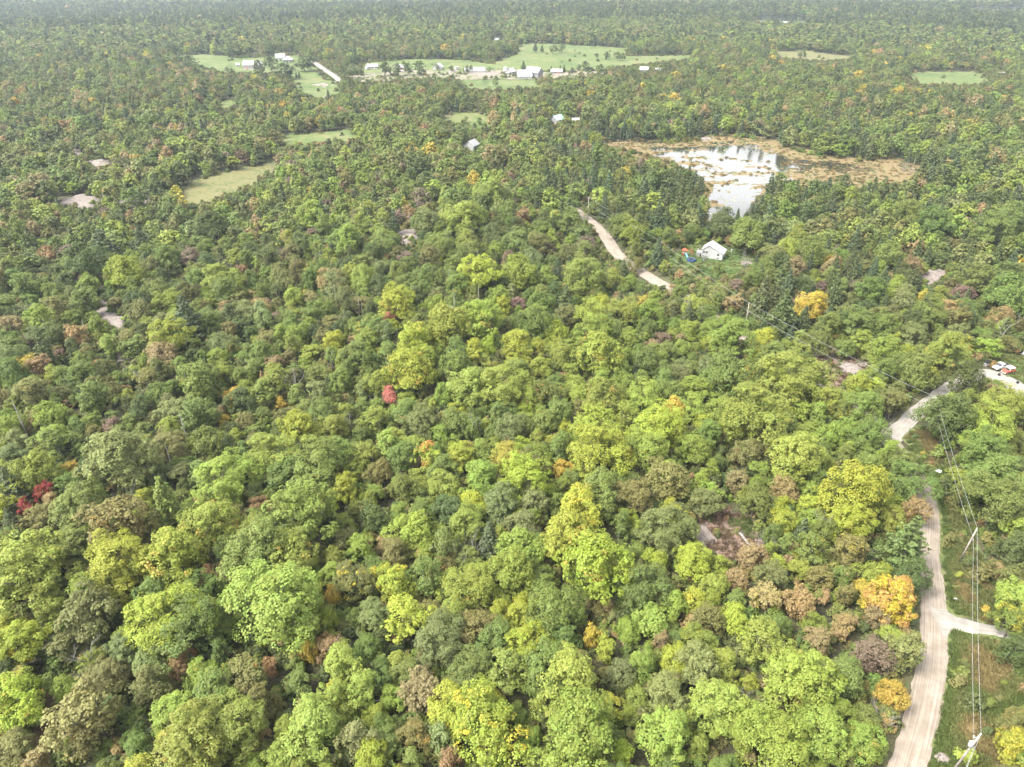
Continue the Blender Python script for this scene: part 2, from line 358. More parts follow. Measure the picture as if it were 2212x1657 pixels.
# ------------------------------------------------------------------ fields, clearings, pond (outlines measured in the photograph)
FIELDS = [
 ('meadow', [(373, 119), (450, 119), (520, 127), (600, 122), (650, 120), (668, 128), (680, 140), (690, 152), (700, 165), (735, 186), (740, 208), (700, 212), (655, 212), (640, 190), (625, 168), (560, 160), (470, 158), (420, 140), (380, 130)], 'meadow', 6, .45),
 ('meadow', [(735, 150), (800, 135), (900, 128), (1000, 130), (1060, 138), (1110, 118), (1125, 96), (1150, 94), (1230, 97), (1355, 105), (1362, 122), (1500, 119), (1500, 130), (1380, 142), (1300, 152), (1180, 156), (1100, 160), (1000, 158), (900, 160), (800, 165)], 'meadow', 7, .5),
 ('meadow', [(990, 172), (1100, 172), (1165, 174), (1175, 192), (1100, 197), (1000, 197)], 'meadow', 6, .45),
 ('hay_field', [(1668, 113), (1745, 110), (1845, 124), (1835, 133), (1755, 133), (1680, 128)], 'hay', 7, .5),
 ('meadow', [(1960, 158), (2010, 155), (2110, 155), (2140, 175), (2120, 187), (1975, 186)], 'meadow', 6, .45),
 ('meadow', [(948, 250), (1000, 243), (1040, 243), (1062, 258), (1055, 285), (1030, 280), (1000, 268), (955, 268)], 'meadow', 4, .3),
 ('meadow', [(603, 292), (680, 288), (772, 280), (776, 300), (690, 312), (606, 320)], 'meadow', 4, .3),
 ('hay_field', [(385, 412), (420, 388), (480, 374), (570, 356), (606, 340), (596, 380), (530, 408), (470, 430), (400, 450)], 'hay', 3, .22),
 ('meadow', [(470, 224), (500, 214), (520, 218), (512, 236), (480, 240)], 'meadow', 4, .35),
 ('scrub_ground', [(740, 166), (800, 158), (900, 152), (1000, 156), (1080, 152), (1160, 160), (1230, 152), (1330, 158), (1240, 172), (1110, 173), (990, 174), (900, 172), (780, 182)], 'scrub', 6, .75),
 ('grass_verge', [(2048, 1372), (2062, 1365), (2120, 1366), (2160, 1372), (2212, 1430), (2212, 1657), (2060, 1700), (2004, 1665), (2022, 1580), (2040, 1490), (2046, 1430)], 'verge', 1.2, .07),
 ('grass_verge', [(2020, 1130), (2034, 1210), (2044, 1270), (2052, 1310), (2070, 1336), (2120, 1346), (2160, 1352), (2175, 1310), (2140, 1250), (2110, 1180), (2080, 1100), (2060, 1040), (2040, 980), (2010, 930), (1975, 920), (1950, 940), (1985, 1000), (2008, 1070)], 'verge', 1.4, .07),
 ('lawn', [(1440, 560), (1500, 528), (1560, 530), (1625, 548), (1640, 575), (1590, 600), (1520, 605), (1460, 598)], 'lawn', 2, .13),
 ('lawn', [(2130, 775), (2180, 762), (2260, 765), (2300, 860), (2220, 840), (2175, 815)], 'lawn', 1.8, .08),
 ('soil_clearing', [(48, 1640), (70, 1560), (90, 1500), (130, 1478), (150, 1492), (130, 1540), (110, 1600), (80, 1657)], 'soil', 1.2, .07),
 ('soil_clearing', [(1490, 1165), (1505, 1115), (1560, 1090), (1620, 1120), (1660, 1190), (1640, 1230), (1580, 1230), (1520, 1205)], 'soil', 1.2, .07),
 ('soil_clearing', [(1745, 820), (1775, 740), (1830, 760), (1880, 800), (1850, 830), (1800, 850)], 'soil', 2, .09),
 ('lawn', [(1525, 855), (1560, 838), (1610, 850), (1590, 880), (1540, 880)], 'lawn', 2, .09),
 ('meadow', [(1850, 500), (1860, 500), (1862, 505)], 'meadow', 4, .3),
]
FIELD_G = []
for nm, pix, mk, cell, lift in FIELDS[:-1]:
    FIELD_G.append((nm, patch(nm, pix, cell, M[mk], lift)))

# the marshy pond
MARSH_PIX = [(1290, 300), (1380, 303), (1450, 312), (1510, 305), (1555, 296), (1620, 300), (1700, 322), (1780, 344), (1860, 352), (1945, 344), (1990, 372), (1960, 402), (1880, 402), (1790, 405), (1700, 392), (1665, 405), (1640, 450), (1610, 480), (1525, 482), (1515, 440), (1530, 405), (1490, 372), (1430, 348), (1360, 330), (1300, 318)]
MARSH_G = [tuple(ground(*p)[:2]) for p in MARSH_PIX]
OPEN_PIX = [(1430, 334), (1490, 318), (1560, 305), (1640, 320), (1700, 342), (1680, 372), (1660, 380), (1635, 440), (1600, 480), (1525, 478), (1532, 410), (1500, 372), (1455, 350)]
OPEN_G = [tuple(ground(*p)[:2]) for p in OPEN_PIX]
def build_pond():
    A = np.array(MARSH_G); x0, y0 = A.min(0) - 12; x1, y1 = A.max(0) + 12
    nx, ny = int((x1 - x0) / .9), int((y1 - y0) / 1.1)
    gx, gy = np.linspace(x0, x1, nx), np.linspace(y0, y1, ny); X, Y = np.meshgrid(gx, gy, indexing='ij')
    inside = inpoly(X.ravel(), Y.ravel(), MARSH_G); dm = segdist(X.ravel(), Y.ravel(), MARSH_G + MARSH_G[:1])
    op = inpoly(X.ravel(), Y.ravel(), OPEN_G); do = segdist(X.ravel(), Y.ravel(), OPEN_G + OPEN_G[:1])
    sgn_m = np.where(inside, dm, -dm); sgn_o = np.where(op, do, -do)
    z = np.zeros(X.size)
    for k, (a, b) in enumerate(zip(X.ravel(), Y.ravel())):
        nz = .55 * mnoise.noise((a * .045, b * .08, 1.)) + .35 * mnoise.noise((a * .12, b * .2, 5.)) + .28 * mnoise.noise((a * .34, b * .5, 9.)) + .22 * mnoise.noise((a * .8, b * .9, 4.))
        z[k] = nz
    thr = np.interp(sgn_o, [-60, -14, -3, 5, 25], [-.50, -.34, -.08, .10, .20])
    thr = thr - np.interp(sgn_m, [-5, 0, 3], [2., .7, 0])
    h = np.clip((z - thr) * .55, -.3, .32)
    base = hgt(X, Y).ravel()
    V = np.stack([X.ravel(), Y.ravel(), base + .22 + h], -1)
    i, j = np.meshgrid(np.arange(nx - 1), np.arange(ny - 1), indexing='ij'); i, j = i.ravel(), j.ravel()
    F = np.stack([i * ny + j, (i + 1) * ny + j, (i + 1) * ny + j + 1, i * ny + j + 1], -1)
    ok = (sgn_m[F] > -9).all(1) & (V[F][:, :, 2] > .18).any(1); F = F[ok]
    tag(link('marsh_sedge', np_mesh('marsh_sedge', V, F, M['sedge'], smooth=True)), 'orange brown sedge mats spread over the shallow pond', 'sedge', kind='stuff')
    # sedge and reed clumps standing on the mats
    global REEDS; up = (h > .02) & (sgn_m > 0); ii = np.nonzero(up)[0]; ii = rng.choice(ii, min(2600, len(ii)), replace=False); REEDS = V[ii]
    # water sheet
    c = (A.min(0) + A.max(0)) / 2; ex = (A.max(0) - A.min(0)) / 2 + 8
    P = [(p[0] + (p[0] - c[0]) * .04, p[1] + (p[1] - c[1]) * .06) for p in MARSH_G]
    patch('pond_water', None, 3.0, M['water'], 0.22, extra=P)
    # lily pads floating on the open water
    n = 2600; lx, ly = rng.uniform(x0, x1, n), rng.uniform(y0, y1, n)
    dn = np.array([mnoise.noise((a * .07, b * .11, 20.)) for a, b in zip(lx, ly)])
    ok = inpoly(lx, ly, OPEN_G) & (dn > -.05); lx, ly = lx[ok], ly[ok]
    V = []; F = []
    for a, b in zip(lx, ly):
        r0 = random.uniform(.15, .8); k0 = len(V); zz = float(hgt(a, b)) + .235
        for k in range(6):
            t = k / 6 * 6.283; V.append((a + 1.5 * r0 * math.cos(t) * random.uniform(.6, 1.2), b + r0 * math.sin(t) * random.uniform(.6, 1.2), zz + random.uniform(0, .05)))
        F.append([k0 + k for k in range(6)])
    tag(link('lily_pads', np_mesh('lily_pads', V, F, M['lily'])), 'scattered floating pads on the open white water', 'lily pads', kind='stuff')
build_pond()
def far_water(pix, m=None):
    patch('lake_water', [(x, y + (9 if k >= len(pix) // 2 else 0)) for k, (x, y) in enumerate(pix)], 9, M['water'], .8)
LAKES = [[(1635, 33), (1690, 34), (1750, 36), (1740, 42), (1690, 42), (1640, 39)], [(2090, 14), (2150, 13), (2212, 14), (2212, 20), (2150, 20), (2110, 20)], [(1058, 75), (1086, 74), (1090, 81), (1062, 82)]]
for Lk in LAKES: far_water(Lk)
patch('marsh', [(1520, 18), (1600, 20), (1690, 22), (1700, 27), (1620, 28), (1530, 26)], 14, M['hay'], 2.0)
patch('marsh', [(1740, 12), (2000, 14), (2000, 18), (1800, 20), (1720, 18)], 14, M['hay'], 2.0)

# rock outcrops: each a low hump of bare granite
def outcrop(pix, hmax, label, cell=1.0):
    P = [tuple(ground(*p)[:2]) for p in pix]; A = np.array(P); c = A.mean(0)
    x0, y0 = A.min(0) - 1; x1, y1 = A.max(0) + 1
    nx, ny = max(6, int((x1 - x0) / cell)), max(6, int((y1 - y0) / cell))
    gx, gy = np.linspace(x0, x1, nx), np.linspace(y0, y1, ny); X, Y = np.meshgrid(gx, gy, indexing='ij'); x, y = X.ravel(), Y.ravel()
    s = np.where(inpoly(x, y, P), 1, -1) * segdist(x, y, P + P[:1])
    nz = np.array([mnoise.noise((a * .16, b * .16, 2.)) + .6 * mnoise.noise((a * .45, b * .45, 4.)) + .35 * abs(mnoise.noise((a * .9, b * .9, 8.))) for a, b in zip(x, y)])
    z = hgt(x, y) + hmax * sst(-1.2, 4, s + nz * 2.4) * (.65 + .5 * nz) - .15
    i, j = np.meshgrid(np.arange(nx - 1), np.arange(ny - 1), indexing='ij'); i, j = i.ravel(), j.ravel()
    F = np.stack([i * ny + j, (i + 1) * ny + j, (i + 1) * ny + j + 1, i * ny + j + 1], -1)
    V = np.stack([x - c[0], y - c[1], z - float(hgt(*c))], -1)
    o = link('rock_outcrop', np_mesh('rock_outcrop', V, F, M['rock'])); o.location = (c[0], c[1], float(hgt(*c)))
    return tag(o, label, 'rock', 'bare granite outcrops')
ROCKS = [
 ([(208, 645), (228, 640), (236, 668), (262, 680), (282, 684), (284, 708), (250, 712), (222, 700), (212, 672)], 1.5, 'long cracked slab of bare granite between two rounded lime trees'),
 ([(238, 770), (262, 760), (292, 758), (288, 776), (246, 784)], 1.2, 'small bare granite hump below the long cracked slab'),
 ([(130, 432), (185, 420), (215, 425), (205, 455), (165, 452), (135, 445)], 1.6, 'pale granite ledge in scrub behind the hay field'),
 ([(255, 430), (290, 425), (330, 428), (322, 440), (265, 445)], 1.2, 'low granite strip in scrub beside the hay field'),
 ([(190, 345), (232, 346), (230, 358), (195, 360)], 1.4, 'flat bare granite patch in brownish scrub far from the road'),
 ([(150, 325), (172, 322), (180, 332), (160, 337)], 1.4, 'tiny bare granite patch beyond the flat granite patch'),
 ([(862, 500), (885, 490), (902, 497), (900, 520), (872, 528)], 1.3, 'pink granite outcrop beside the old round pool'),
 ([(1980, 590), (2020, 578), (2050, 590), (2030, 612), (2000, 615)], 1.6, 'pinkish bare outcrop in the wood between pond and yard'),
 ([(2072, 585), (2088, 578), (2095, 592), (2080, 600)], 1.2, 'small bare outcrop beside the pinkish outcrop'),
 ([(1800, 795), (1830, 780), (1868, 785), (1862, 805), (1820, 808)], 1.5, 'jagged pale outcrop under the power line wires'),
 ([(1492, 1140), (1520, 1128), (1548, 1150), (1560, 1185), (1530, 1190), (1500, 1172)], 1.3, 'broken pink rock patch beside a fallen pale log'),
 ([(1735, 572), (1752, 568), (1765, 574), (1752, 582)], .9, 'low rock pile on the lawn by the white house') if False else ([(1592, 566), (1606, 563), (1622, 566), (1618, 574), (1598, 574)], .9, 'low rock pile on the lawn by the white house'),
 ([(1510, 299), (1524, 295), (1538, 299), (1536, 307), (1514, 307)], 1.8, 'pale boulder mound on the far bank of the pond'),
 ([(1000, 150), (1060, 152), (1085, 160), (1060, 168), (1010, 165)], 1.6, 'long pink ledge below the long white shed'),
 ([(960, 152), (990, 151), (985, 160), (955, 160)], 1.4, 'broad pale ledge beside the hip roofed shed'),
 ([(1180, 158), (1215, 155), (1235, 162), (1200, 168)], 1.4, 'rocky ledge beside the big white roofed barn'),
 ([(660, 184), (700, 180), (730, 184), (700, 192)], 1.0, 'rusty flat ledge across the green farm meadow'),
 ([(690, 206), (712, 203), (716, 211), (694, 213)], 1.0, 'dark flat ledge at the meadow foot by the spruce'),
]
for pix, hm, lb in ROCKS: outcrop(pix, hm, lb, 1.0 if pix[0][1] > 250 else 2.5)
# ------------------------------------------------------------------ tree prototypes
def unit(a): return a / (np.linalg.norm(a, axis=-1, keepdims=True) + 1e-9)
def cards(P, N, size, g, aspect=1.0):
    """leaf sprays: folded kites at P facing N"""
    n = len(P); up = unit(g.normal(size=(n, 3))); T = unit(np.cross(N, up)); B = np.cross(N, T)
    s = size[:, None] * g.uniform(.5, 1.5, (n, 1))
    V = np.stack([P - T * s * .62, P - B * s * .5 * aspect + N * s * .12, P + T * s * .62, P + B * s * .5 * aspect + N * s * .12], 1)
    return V.reshape(-1, 3), np.arange(4 * n).reshape(-1, 4)
def crown_mesh(name, seed, W, H, z0, nlobe, nlump, ncard, csize, prof='round', lobe_r=.21, gap=.25, mt='leaf', rag=.16):
    g = np.random.default_rng(seed)
    # lobe centres over the envelope
    i = np.arange(nlobe) + .5; t = g.permutation(i / nlobe)
    th = i * 2.39996 + g.uniform(-.5, .5, nlobe)
    if prof == 'round': rr = np.sqrt(np.clip(1 - (np.clip(t * 1.18 - .30, -.55, 1) / 1.0) ** 2, .02, 1)); zz = z0 + H * (.14 + t * .74)
    elif prof == 'tall': rr = np.clip(np.sin(np.pi * np.clip(.12 + t * .86, 0, 1)), .05, 1) ** .8; zz = z0 + H * (.10 + t * .82)
    elif prof == 'vase': rr = np.clip(.35 + .8 * t - .75 * t ** 4, .08, 1); zz = z0 + H * (.16 + t * .68)
    else: rr = np.sqrt(np.clip(1 - t ** 2, .03, 1)); zz = z0 + H * (.12 + t * .72)
    wob = 1 + .22 * np.sin(th * 2 + g.uniform(0, 6)) + .15 * np.sin(th * 3 + g.uniform(0, 6)) + g.uniform(-rag, rag, nlobe)
    tn = np.clip((zz - z0) / H, 0, 1)
    for _ in range(4):          # hollows and bulges so no two crowns share an outline
        a0, t0, amp = g.uniform(0, 6.28), g.uniform(.2, .9), g.choice([-.38, -.3, .2, .26]); da = np.abs((th - a0 + np.pi) % (2 * np.pi) - np.pi)
        wob = wob + amp * np.exp(-(da / .75) ** 2 - ((tn - t0) / .32) ** 2)
    LR = lobe_r * W * g.uniform(.60, 1.28, nlobe)
    fill = np.where(g.random(nlobe) < .25, g.uniform(.2, .6, nlobe), g.uniform(.75, 1., nlobe))
    rad = np.clip(rr * wob * W / 2 * fill - LR * .55, 0, None)
    zt = .07 * H * np.sin(th * 2 + g.uniform(0, 6))
    C = np.stack([rad * np.cos(th) + .06 * W * g.normal(), rad * np.sin(th) + .06 * W * g.normal(), zz + zt * tn + g.uniform(-.06, .06, nlobe) * H], -1)
    ctr = np.array([0, 0, z0 + H * .38]); out = unit(C - ctr)
    keep = g.random(nlobe) > gap * .4; C, LR, out = C[keep], LR[keep], out[keep]; nl = len(C)
    lob_rnd = g.random(nl)
    # lumps over each lobe
    D = unit(g.normal(size=(nl, nlump, 3)) + out[:, None] * .75 + np.array([0, 0, .35]))
    lr = LR[:, None] * g.uniform(.20, .58, (nl, nlump))
    LC = C[:, None] + D * LR[:, None, None] * g.uniform(.62, 1.02, (nl, nlump, 1)) * np.array([1, 1, .82])
    lump_rnd = g.random((nl, nlump))
    d = unit(g.normal(size=(nl, nlump, ncard, 3)) + D[:, :, None] * .8 + np.array([0, 0, .45]))
    P = LC[:, :, None] + d * lr[:, :, None, None] * g.uniform(.75, 1.12, (nl, nlump, ncard, 1)) * np.array([1, 1, .8])
    N = unit(d * .7 + out[:, None, None] * .25 + np.array([0, 0, .6]) + .3 * g.normal(size=d.shape))
    P = P.reshape(-1, 3); N = N.reshape(-1, 3)
    ok = P[:, 2] > .15; 
    V, F = cards(P[ok], N[ok], np.full(ok.sum(), csize), g)
    lf = np.stack([g.random(P.shape[0]), np.repeat(lump_rnd.ravel(), ncard), np.repeat(lob_rnd, nlump * ncard), np.ones(P.shape[0])], -1)[ok]
    me = np_mesh(name, V, F, M[mt], {'leaf': ('FLOAT_COLOR', np.repeat(lf, 4, 0))})
    return me, C[:: max(1, nl // 9)]
def trunk_mesh(name, seed, H, r, targets, m, multi=1, lean=.05):
    g = random.Random(seed); mb = MB()
    for s in range(multi):
        a = g.uniform(0, 6.28); off = (0 if multi == 1 else .35)
        bx, by = off * math.cos(a), off * math.sin(a); lx, ly = lean * H * g.uniform(-1, 1) + bx * 3, lean * H * g.uniform(-1, 1) + by * 3
        pts = [(bx + lx * t * t, by + ly * t * t, -.5 + t * (H + .5)) for t in (0, .06, .25, .5, .75, 1)]
        mb.tube(pts, [r * 1.5, r * 1.05, r * .85, r * .62, r * .4, r * .12], 7)
    for c in targets:
        z = min(H * .8, max(H * .22, c[2] * g.uniform(.5, .72))); k = z / H
        b = Vector((lx * k * k, ly * k * k, z)); e = Vector(c); m1 = b.lerp(e, .5) + Vector((0, 0, -.06 * (e - b).length))
        mb.tube([b, m1, e], [r * .42, r * .28, r * .08], 5)
    return mb.mesh(name, m, True)
def conifer_mesh(name, seed, W, H, kind, csize, dens):
    g = np.random.default_rng(seed); P = []; N = []; rn = []
    nlev = int(H / (.62 if kind == 'pine' else .42))
    for lv in range(nlev):
        t = (lv + g.uniform(0, .6)) / nlev
        if kind == 'pine':
            if t < .16: continue
            L = W / 2 * (1.12 * (1 - t) ** .75 + .06) * g.uniform(.75, 1.2); nb = g.integers(5, 8); drop = .10
        else:
            if t < .04: continue
            L = W / 2 * (1 - t ** 1.25) ** .9 * g.uniform(.85, 1.15) + .12; nb = g.integers(8, 12); drop = -.18
        a0 = g.uniform(0, 6.28)
        for b in range(nb):
            a = a0 + b / nb * 6.283 + g.uniform(-.3, .3); Lb = L * g.uniform(.65, 1.15); n = max(3, int(Lb * dens))
            s = np.sqrt(g.uniform(.08, 1, n)); br = g.random()
            dirv = np.array([math.cos(a), math.sin(a), 0]); side = np.array([-math.sin(a), math.cos(a), 0])
            w = (.30 if kind == 'pine' else .2) * Lb
            p = dirv * (s * Lb)[:, None] + side * (g.normal(size=n) * w * (1.1 - s) )[:, None]
            p[:, 2] += t * H + drop * s * s * Lb + g.normal(size=n) * .12
            P.append(p); N.append(unit(np.array([0, 0, .9]) + dirv * .45 + .45 * g.normal(size=(n, 3)))); rn.append(np.stack([g.random(n), np.full(n, br), np.full(n, g.random()), np.ones(n)], -1))
    P.append(np.array([[0, 0, H * .99]])); N.append(np.array([[1., 0, .2]])); rn.append(np.array([[.5, .5, .5, 1]]))
    P = np.vstack(P); N = np.vstack(N); rn = np.vstack(rn)
    V, F = cards(P, N, np.full(len(P), csize), g, .8)
    return np_mesh(name, V, F, M['needle'], {'leaf': ('FLOAT_COLOR', np.repeat(rn, 4, 0))})
def dead_mesh(name, seed, H, style):
    g = random.Random(seed); mb = MB()
    def br(p, d, L, r, dep):
        q = p; pts = [p]; rad = [r]
        for k in range(3):
            d = (d + Vector((g.uniform(-.22, .22), g.uniform(-.22, .22), g.uniform(-.08, .18)))).normalized(); q = q + d * L / 3; pts.append(q); rad.append(r * (1 - .28 * (k + 1)))
        mb.tube(pts, rad, 5 if dep else 6)
        if dep < 3:
            for k in range(g.randint(3, 5) if dep == 0 else g.randint(2, 4)):
                f = g.uniform(.35, 1.0); i = min(2, int(f * 3)); b = pts[i].lerp(pts[i + 1], f * 3 - i)
                a = g.uniform(0, 6.28); nd = (d * .75 + Vector((math.cos(a), math.sin(a), g.uniform(-.1, .5))) * (.8 if style != 'broom' else .45)).normalized()
                br(b, nd, L * g.uniform(.4, .62), r * .42, dep + 1)
    if style == 'snag':
        br(Vector((0, 0, -.4)), Vector((g.uniform(-.1, .1), g.uniform(-.1, .1), 1)), H * .75, .2, 0)
    elif style == 'pole':
        pts = [(0, 0, -.4), (.1, 0, H * .4), (.25, .1, H)]; mb.tube(pts, [.2, .15, .05], 6)
        for k in range(12):
            z = H * g.uniform(.3, .95); a = g.uniform(0, 6.28); L = g.uniform(.4, 1.3) * (1.2 - z / H)
            mb.tube([(.2 * z / H, 0, z), (.2 * z / H + L * math.cos(a), L * math.sin(a), z + g.uniform(-.2, .3))], [.045, .015], 4)
    else:
        for s in range(9):
            a = s / 9 * 6.283 + g.uniform(-.3, .3); br(Vector((.2 * math.cos(a), .2 * math.sin(a), -.3)), Vector((.45 * math.cos(a), .45 * math.sin(a), 1)).normalized(), H * g.uniform(.7, .95), .07, 1)
    return mb.mesh(name, M['deadwood'], True)

PROTO = {}      # key -> list of (crown_mesh, trunk_mesh, W, H)
def add_proto(key, seed, W, H, z0f, nlobe, nlump, ncard, cs, prof, bark='bark', multi=1, **kw):
    cm, tg = crown_mesh('crown', seed, W, H * (1 - z0f), H * z0f, nlobe, nlump, ncard, cs, prof, **kw)
    PROTO.setdefault(key, []).append((cm, trunk_mesh('trunk', seed, H * .86, .026 * W, tg, M[bark], multi), W, H))
for k in range(5): add_proto('maple', 11 + k, 11, [13, 12, 14, 12.5, 15][k], .20, [60, 54, 70, 62, 56][k], 12, 26, .235, 'round', lobe_r=[.155, .17, .14, .155, .165][k])
for k in range(3): add_proto('ash', 31 + k, 8.5, [13, 14, 12][k], .18, 40, 11, 20, .25, 'tall', lobe_r=.18, gap=.6, rag=.3, bark='paleBark')
for k in range(3): add_proto('bushy', 41 + k, 9, [9, 10, 8][k], .08, 52, 12, 18, .23, 'vase', lobe_r=.15, gap=.4, rag=.28, multi=3)
for k in range(3): add_proto('shrub', 51 + k, 3.2, [2.6, 3.2, 2.2][k], .02, 22, 8, 12, .24, 'dome', lobe_r=.22, gap=.5, rag=.35, multi=3)
for k in range(2): PROTO.setdefault('pine', []).append((conifer_mesh('crown', 61 + k, 8, 15, 'pine', .48, 9), trunk_mesh('trunk', 61 + k, 14.6, .2, [], M['bark'], 1, .01), 8, 15))
for k in range(2): PROTO.setdefault('cedar', []).append((conifer_mesh('crown', 71 + k, 5.6, 12, 'cedar', .40, 6.5), trunk_mesh('trunk', 71 + k, 11.7, .15, [], M['bark'], 1, .01), 5.6, 12))
DEAD = [dead_mesh('trunk', 81, 9, 'snag'), dead_mesh('trunk', 82, 11, 'snag'), dead_mesh('trunk', 83, 9, 'pole'), dead_mesh('trunk', 84, 5, 'broom'), dead_mesh('trunk', 85, 12, 'pole')]
# coarser prototypes for the wood farther off
def lod(key, seed, W, H, z0f, nlobe, nlump, ncard, cs, prof, **kw):
    cm, tg = crown_mesh('crown', seed, W, H * (1 - z0f), H * z0f, nlobe, nlump, ncard, cs, prof, **kw)
    PROTO.setdefault(key, []).append((cm, trunk_mesh('trunk', seed, H * .8, .03 * W, [], M['bark']), W, H))
for k in range(4): lod('maple_mid', 111 + k, 11, 13 + k * .6, .18, 34, 6, 6, .80, 'round', lobe_r=.19)
for k in range(2): lod('ash_mid', 121 + k, 8.5, 13, .16, 30, 6, 6, .62, 'tall', lobe_r=.18, gap=.5, rag=.3)
for k in range(2): lod('bushy_mid', 131 + k, 9, 9, .08, 34, 6, 6, .62, 'vase', lobe_r=.16, gap=.4, rag=.28)
PROTO['pine_mid'] = [(conifer_mesh('crown', 161, 8, 15, 'pine', .8, 4), trunk_mesh('trunk', 161, 14, .2, [], M['bark']), 8, 15)]
PROTO['cedar_mid'] = [(conifer_mesh('crown', 171, 5.6, 12, 'cedar', .7, 3), trunk_mesh('trunk', 171, 11, .15, [], M['bark']), 5.6, 12)]
for k in range(3): lod('maple_far', 211 + k, 11, 13, .12, 20, 3, 4, 1.7, 'round', lobe_r=.2)
PROTO['pine_far'] = [(conifer_mesh('crown', 261, 7, 15, 'pine', 1.5, 1.6), trunk_mesh('trunk', 261, 14, .2, [], M['bark']), 7, 15)]

# ------------------------------------------------------------------ where the trees stand
TINT = {'L': (.198, .258, .050), 'B': (.250, .300, .044), 'M': (.136, .186, .046), 'D': (.088, .118, .038), 'O': (.158, .165, .056), 'T': (.255, .205, .094),
        'Y': (.36, .30, .055), 'R': (.36, .24, .075), 'X': (.30, .050, .045), 'K': (.40, .165, .13), 'P': (.195, .145, .108), 'N': (.072, .102, .048), 'C': (.082, .108, .040), 'G': (.162, .196, .070), 'W': (.250, .180, .088)}
LOOK = {'L': 'lime green', 'B': 'bright yellow-green', 'M': 'mid green', 'D': 'dark green', 'O': 'olive green', 'T': 'tan brown', 'Y': 'golden yellow', 'R': 'orange', 'X': 'deep red', 'K': 'pinkish red', 'P': 'purple brown', 'N': 'dark blue-green', 'C': 'dark green', 'G': 'pale grey-green', 'W': 'rusty brown'}
ORANGE, YEL, TAN = (.40, .22, .055), (.38, .31, .035), (.24, .175, .07)
# crowns read off the photograph: zoom-window coordinates, crown width, colour letter (+ species)
def zone(x0, y0, sx, txt):
    out = []
    for it in txt.split():
        a = it.split(','); out.append((x0 + float(a[0]) * sx, y0 + float(a[1]) * sx, float(a[2]) * sx, a[3]))
    return out
EXPL = zone(0, 956.2, .423, '''
180,660,400,L 605,620,300,B 920,600,330,Br 1090,400,260,Lr 1330,560,300,M 1460,570,250,Lr 1560,370,330,L 1390,80,240,Lr 1150,190,250,L 1470,170,200,M 1620,120,250,M
850,920,330,B 960,960,300,M 1400,830,420,L 1150,920,150,L 450,880,330,Ob 80,1030,250,By 60,1320,270,Br 60,1580,220,O 470,1410,400,Obr 190,1640,170,Tb 930,1130,190,Wb 1260,1200,260,Obr
760,1240,190,Ga 890,1360,200,L 1200,1440,280,L 950,1560,380,Lr 1460,1470,160,L 1620,1480,330,L 1100,1280,230,M 1300,1330,200,O 590,110,330,G 190,160,220,L 360,150,110,Yb
380,340,240,M 220,390,150,O 130,340,95,Xa 235,255,80,X 500,270,150,Mc 850,320,200,Mc 600,440,380,Obr 60,410,120,Np 50,230,160,Np 70,80,150,G 1060,700,120,Wa 1550,960,130,L 1690,1040,150,T
1570,1070,90,Y 1690,780,80,Y 1690,600,120,L 270,860,180,L 40,1150,160,D 330,1050,200,Ob 560,1180,200,O 700,1560,150,M 1000,780,200,M''')
EXPL += zone(737.4, 956.2, .423, '''
440,70,140,Rya 300,70,150,M 200,150,120,O 520,130,150,M 730,190,200,L 920,190,250,B 1010,70,120,L 1310,50,260,B 1560,40,200,L 1650,200,260,Ob 310,240,150,M 160,390,190,Db 410,370,150,M
520,520,150,Ma 560,350,180,D 800,310,200,G 980,300,150,G 940,430,180,G 1200,340,240,By 1150,470,230,B 1310,250,230,M 1480,280,180,O 1650,440,230,G 1420,430,130,Ma 1280,640,350,Br 1600,610,120,B
1530,730,230,M 900,560,230,L 660,740,230,L 860,680,250,L 260,720,200,By 420,690,160,Ma 510,650,130,Or 60,700,200,Oy 1080,860,260,M 920,870,160,By 940,1030,200,By 500,1010,240,G
690,950,230,Ob 570,870,180,Lr 150,900,180,G 660,1160,200,M 420,1270,270,Tb 1040,1150,280,M 1180,1230,330,L 1240,1490,400,L 730,1420,380,By 380,1490,190,Or 250,1540,170,M 60,1520,200,Ga
1420,1180,140,G 1640,1290,230,G 1650,1470,260,L 1470,960,120,L 1270,990,120,Yb 1640,1030,90,Tb 540,1640,150,Wb 280,560,150,O 130,1060,150,M 800,1010,200,M 1130,1000,160,M 350,1180,170,M 1530,1130,150,L''')
EXPL += zone(1474.7, 956.2, .423, '''
340,60,150,O 560,70,250,L 870,240,300,B 850,400,200,Br 1120,120,170,M 1160,200,200,M 510,240,160,Tb 280,200,130,Tb 960,110,130,M 120,300,150,O 510,400,140,By 1170,350,170,Tyb 1150,520,230,Dp 1170,700,190,D
1060,780,240,R 850,560,220,Oyb 60,610,190,B 10,430,120,G 260,700,130,Tb 360,590,170,Tb 460,690,200,Ob 700,700,160,Ob 600,820,200,Tb 840,790,110,Ob 430,800,190,Tyb 270,900,150,B 110,900,190,Ob
820,940,150,Tyb 690,1020,180,Tb 950,1080,220,Pb 1150,1090,240,Obr 480,930,150,M 590,1200,330,Lr 820,1220,240,M 1060,1290,150,Y 190,1340,280,L 260,1440,200,L 460,1540,330,L 690,1470,270,L 930,1540,200,Lr
1600,180,250,M 1600,300,260,M 1690,560,200,D 1680,700,180,Ob 1680,920,170,My 1690,1060,140,D 1690,1420,150,Or 1680,1560,200,By 1540,60,220,M 1000,900,150,Tb''')
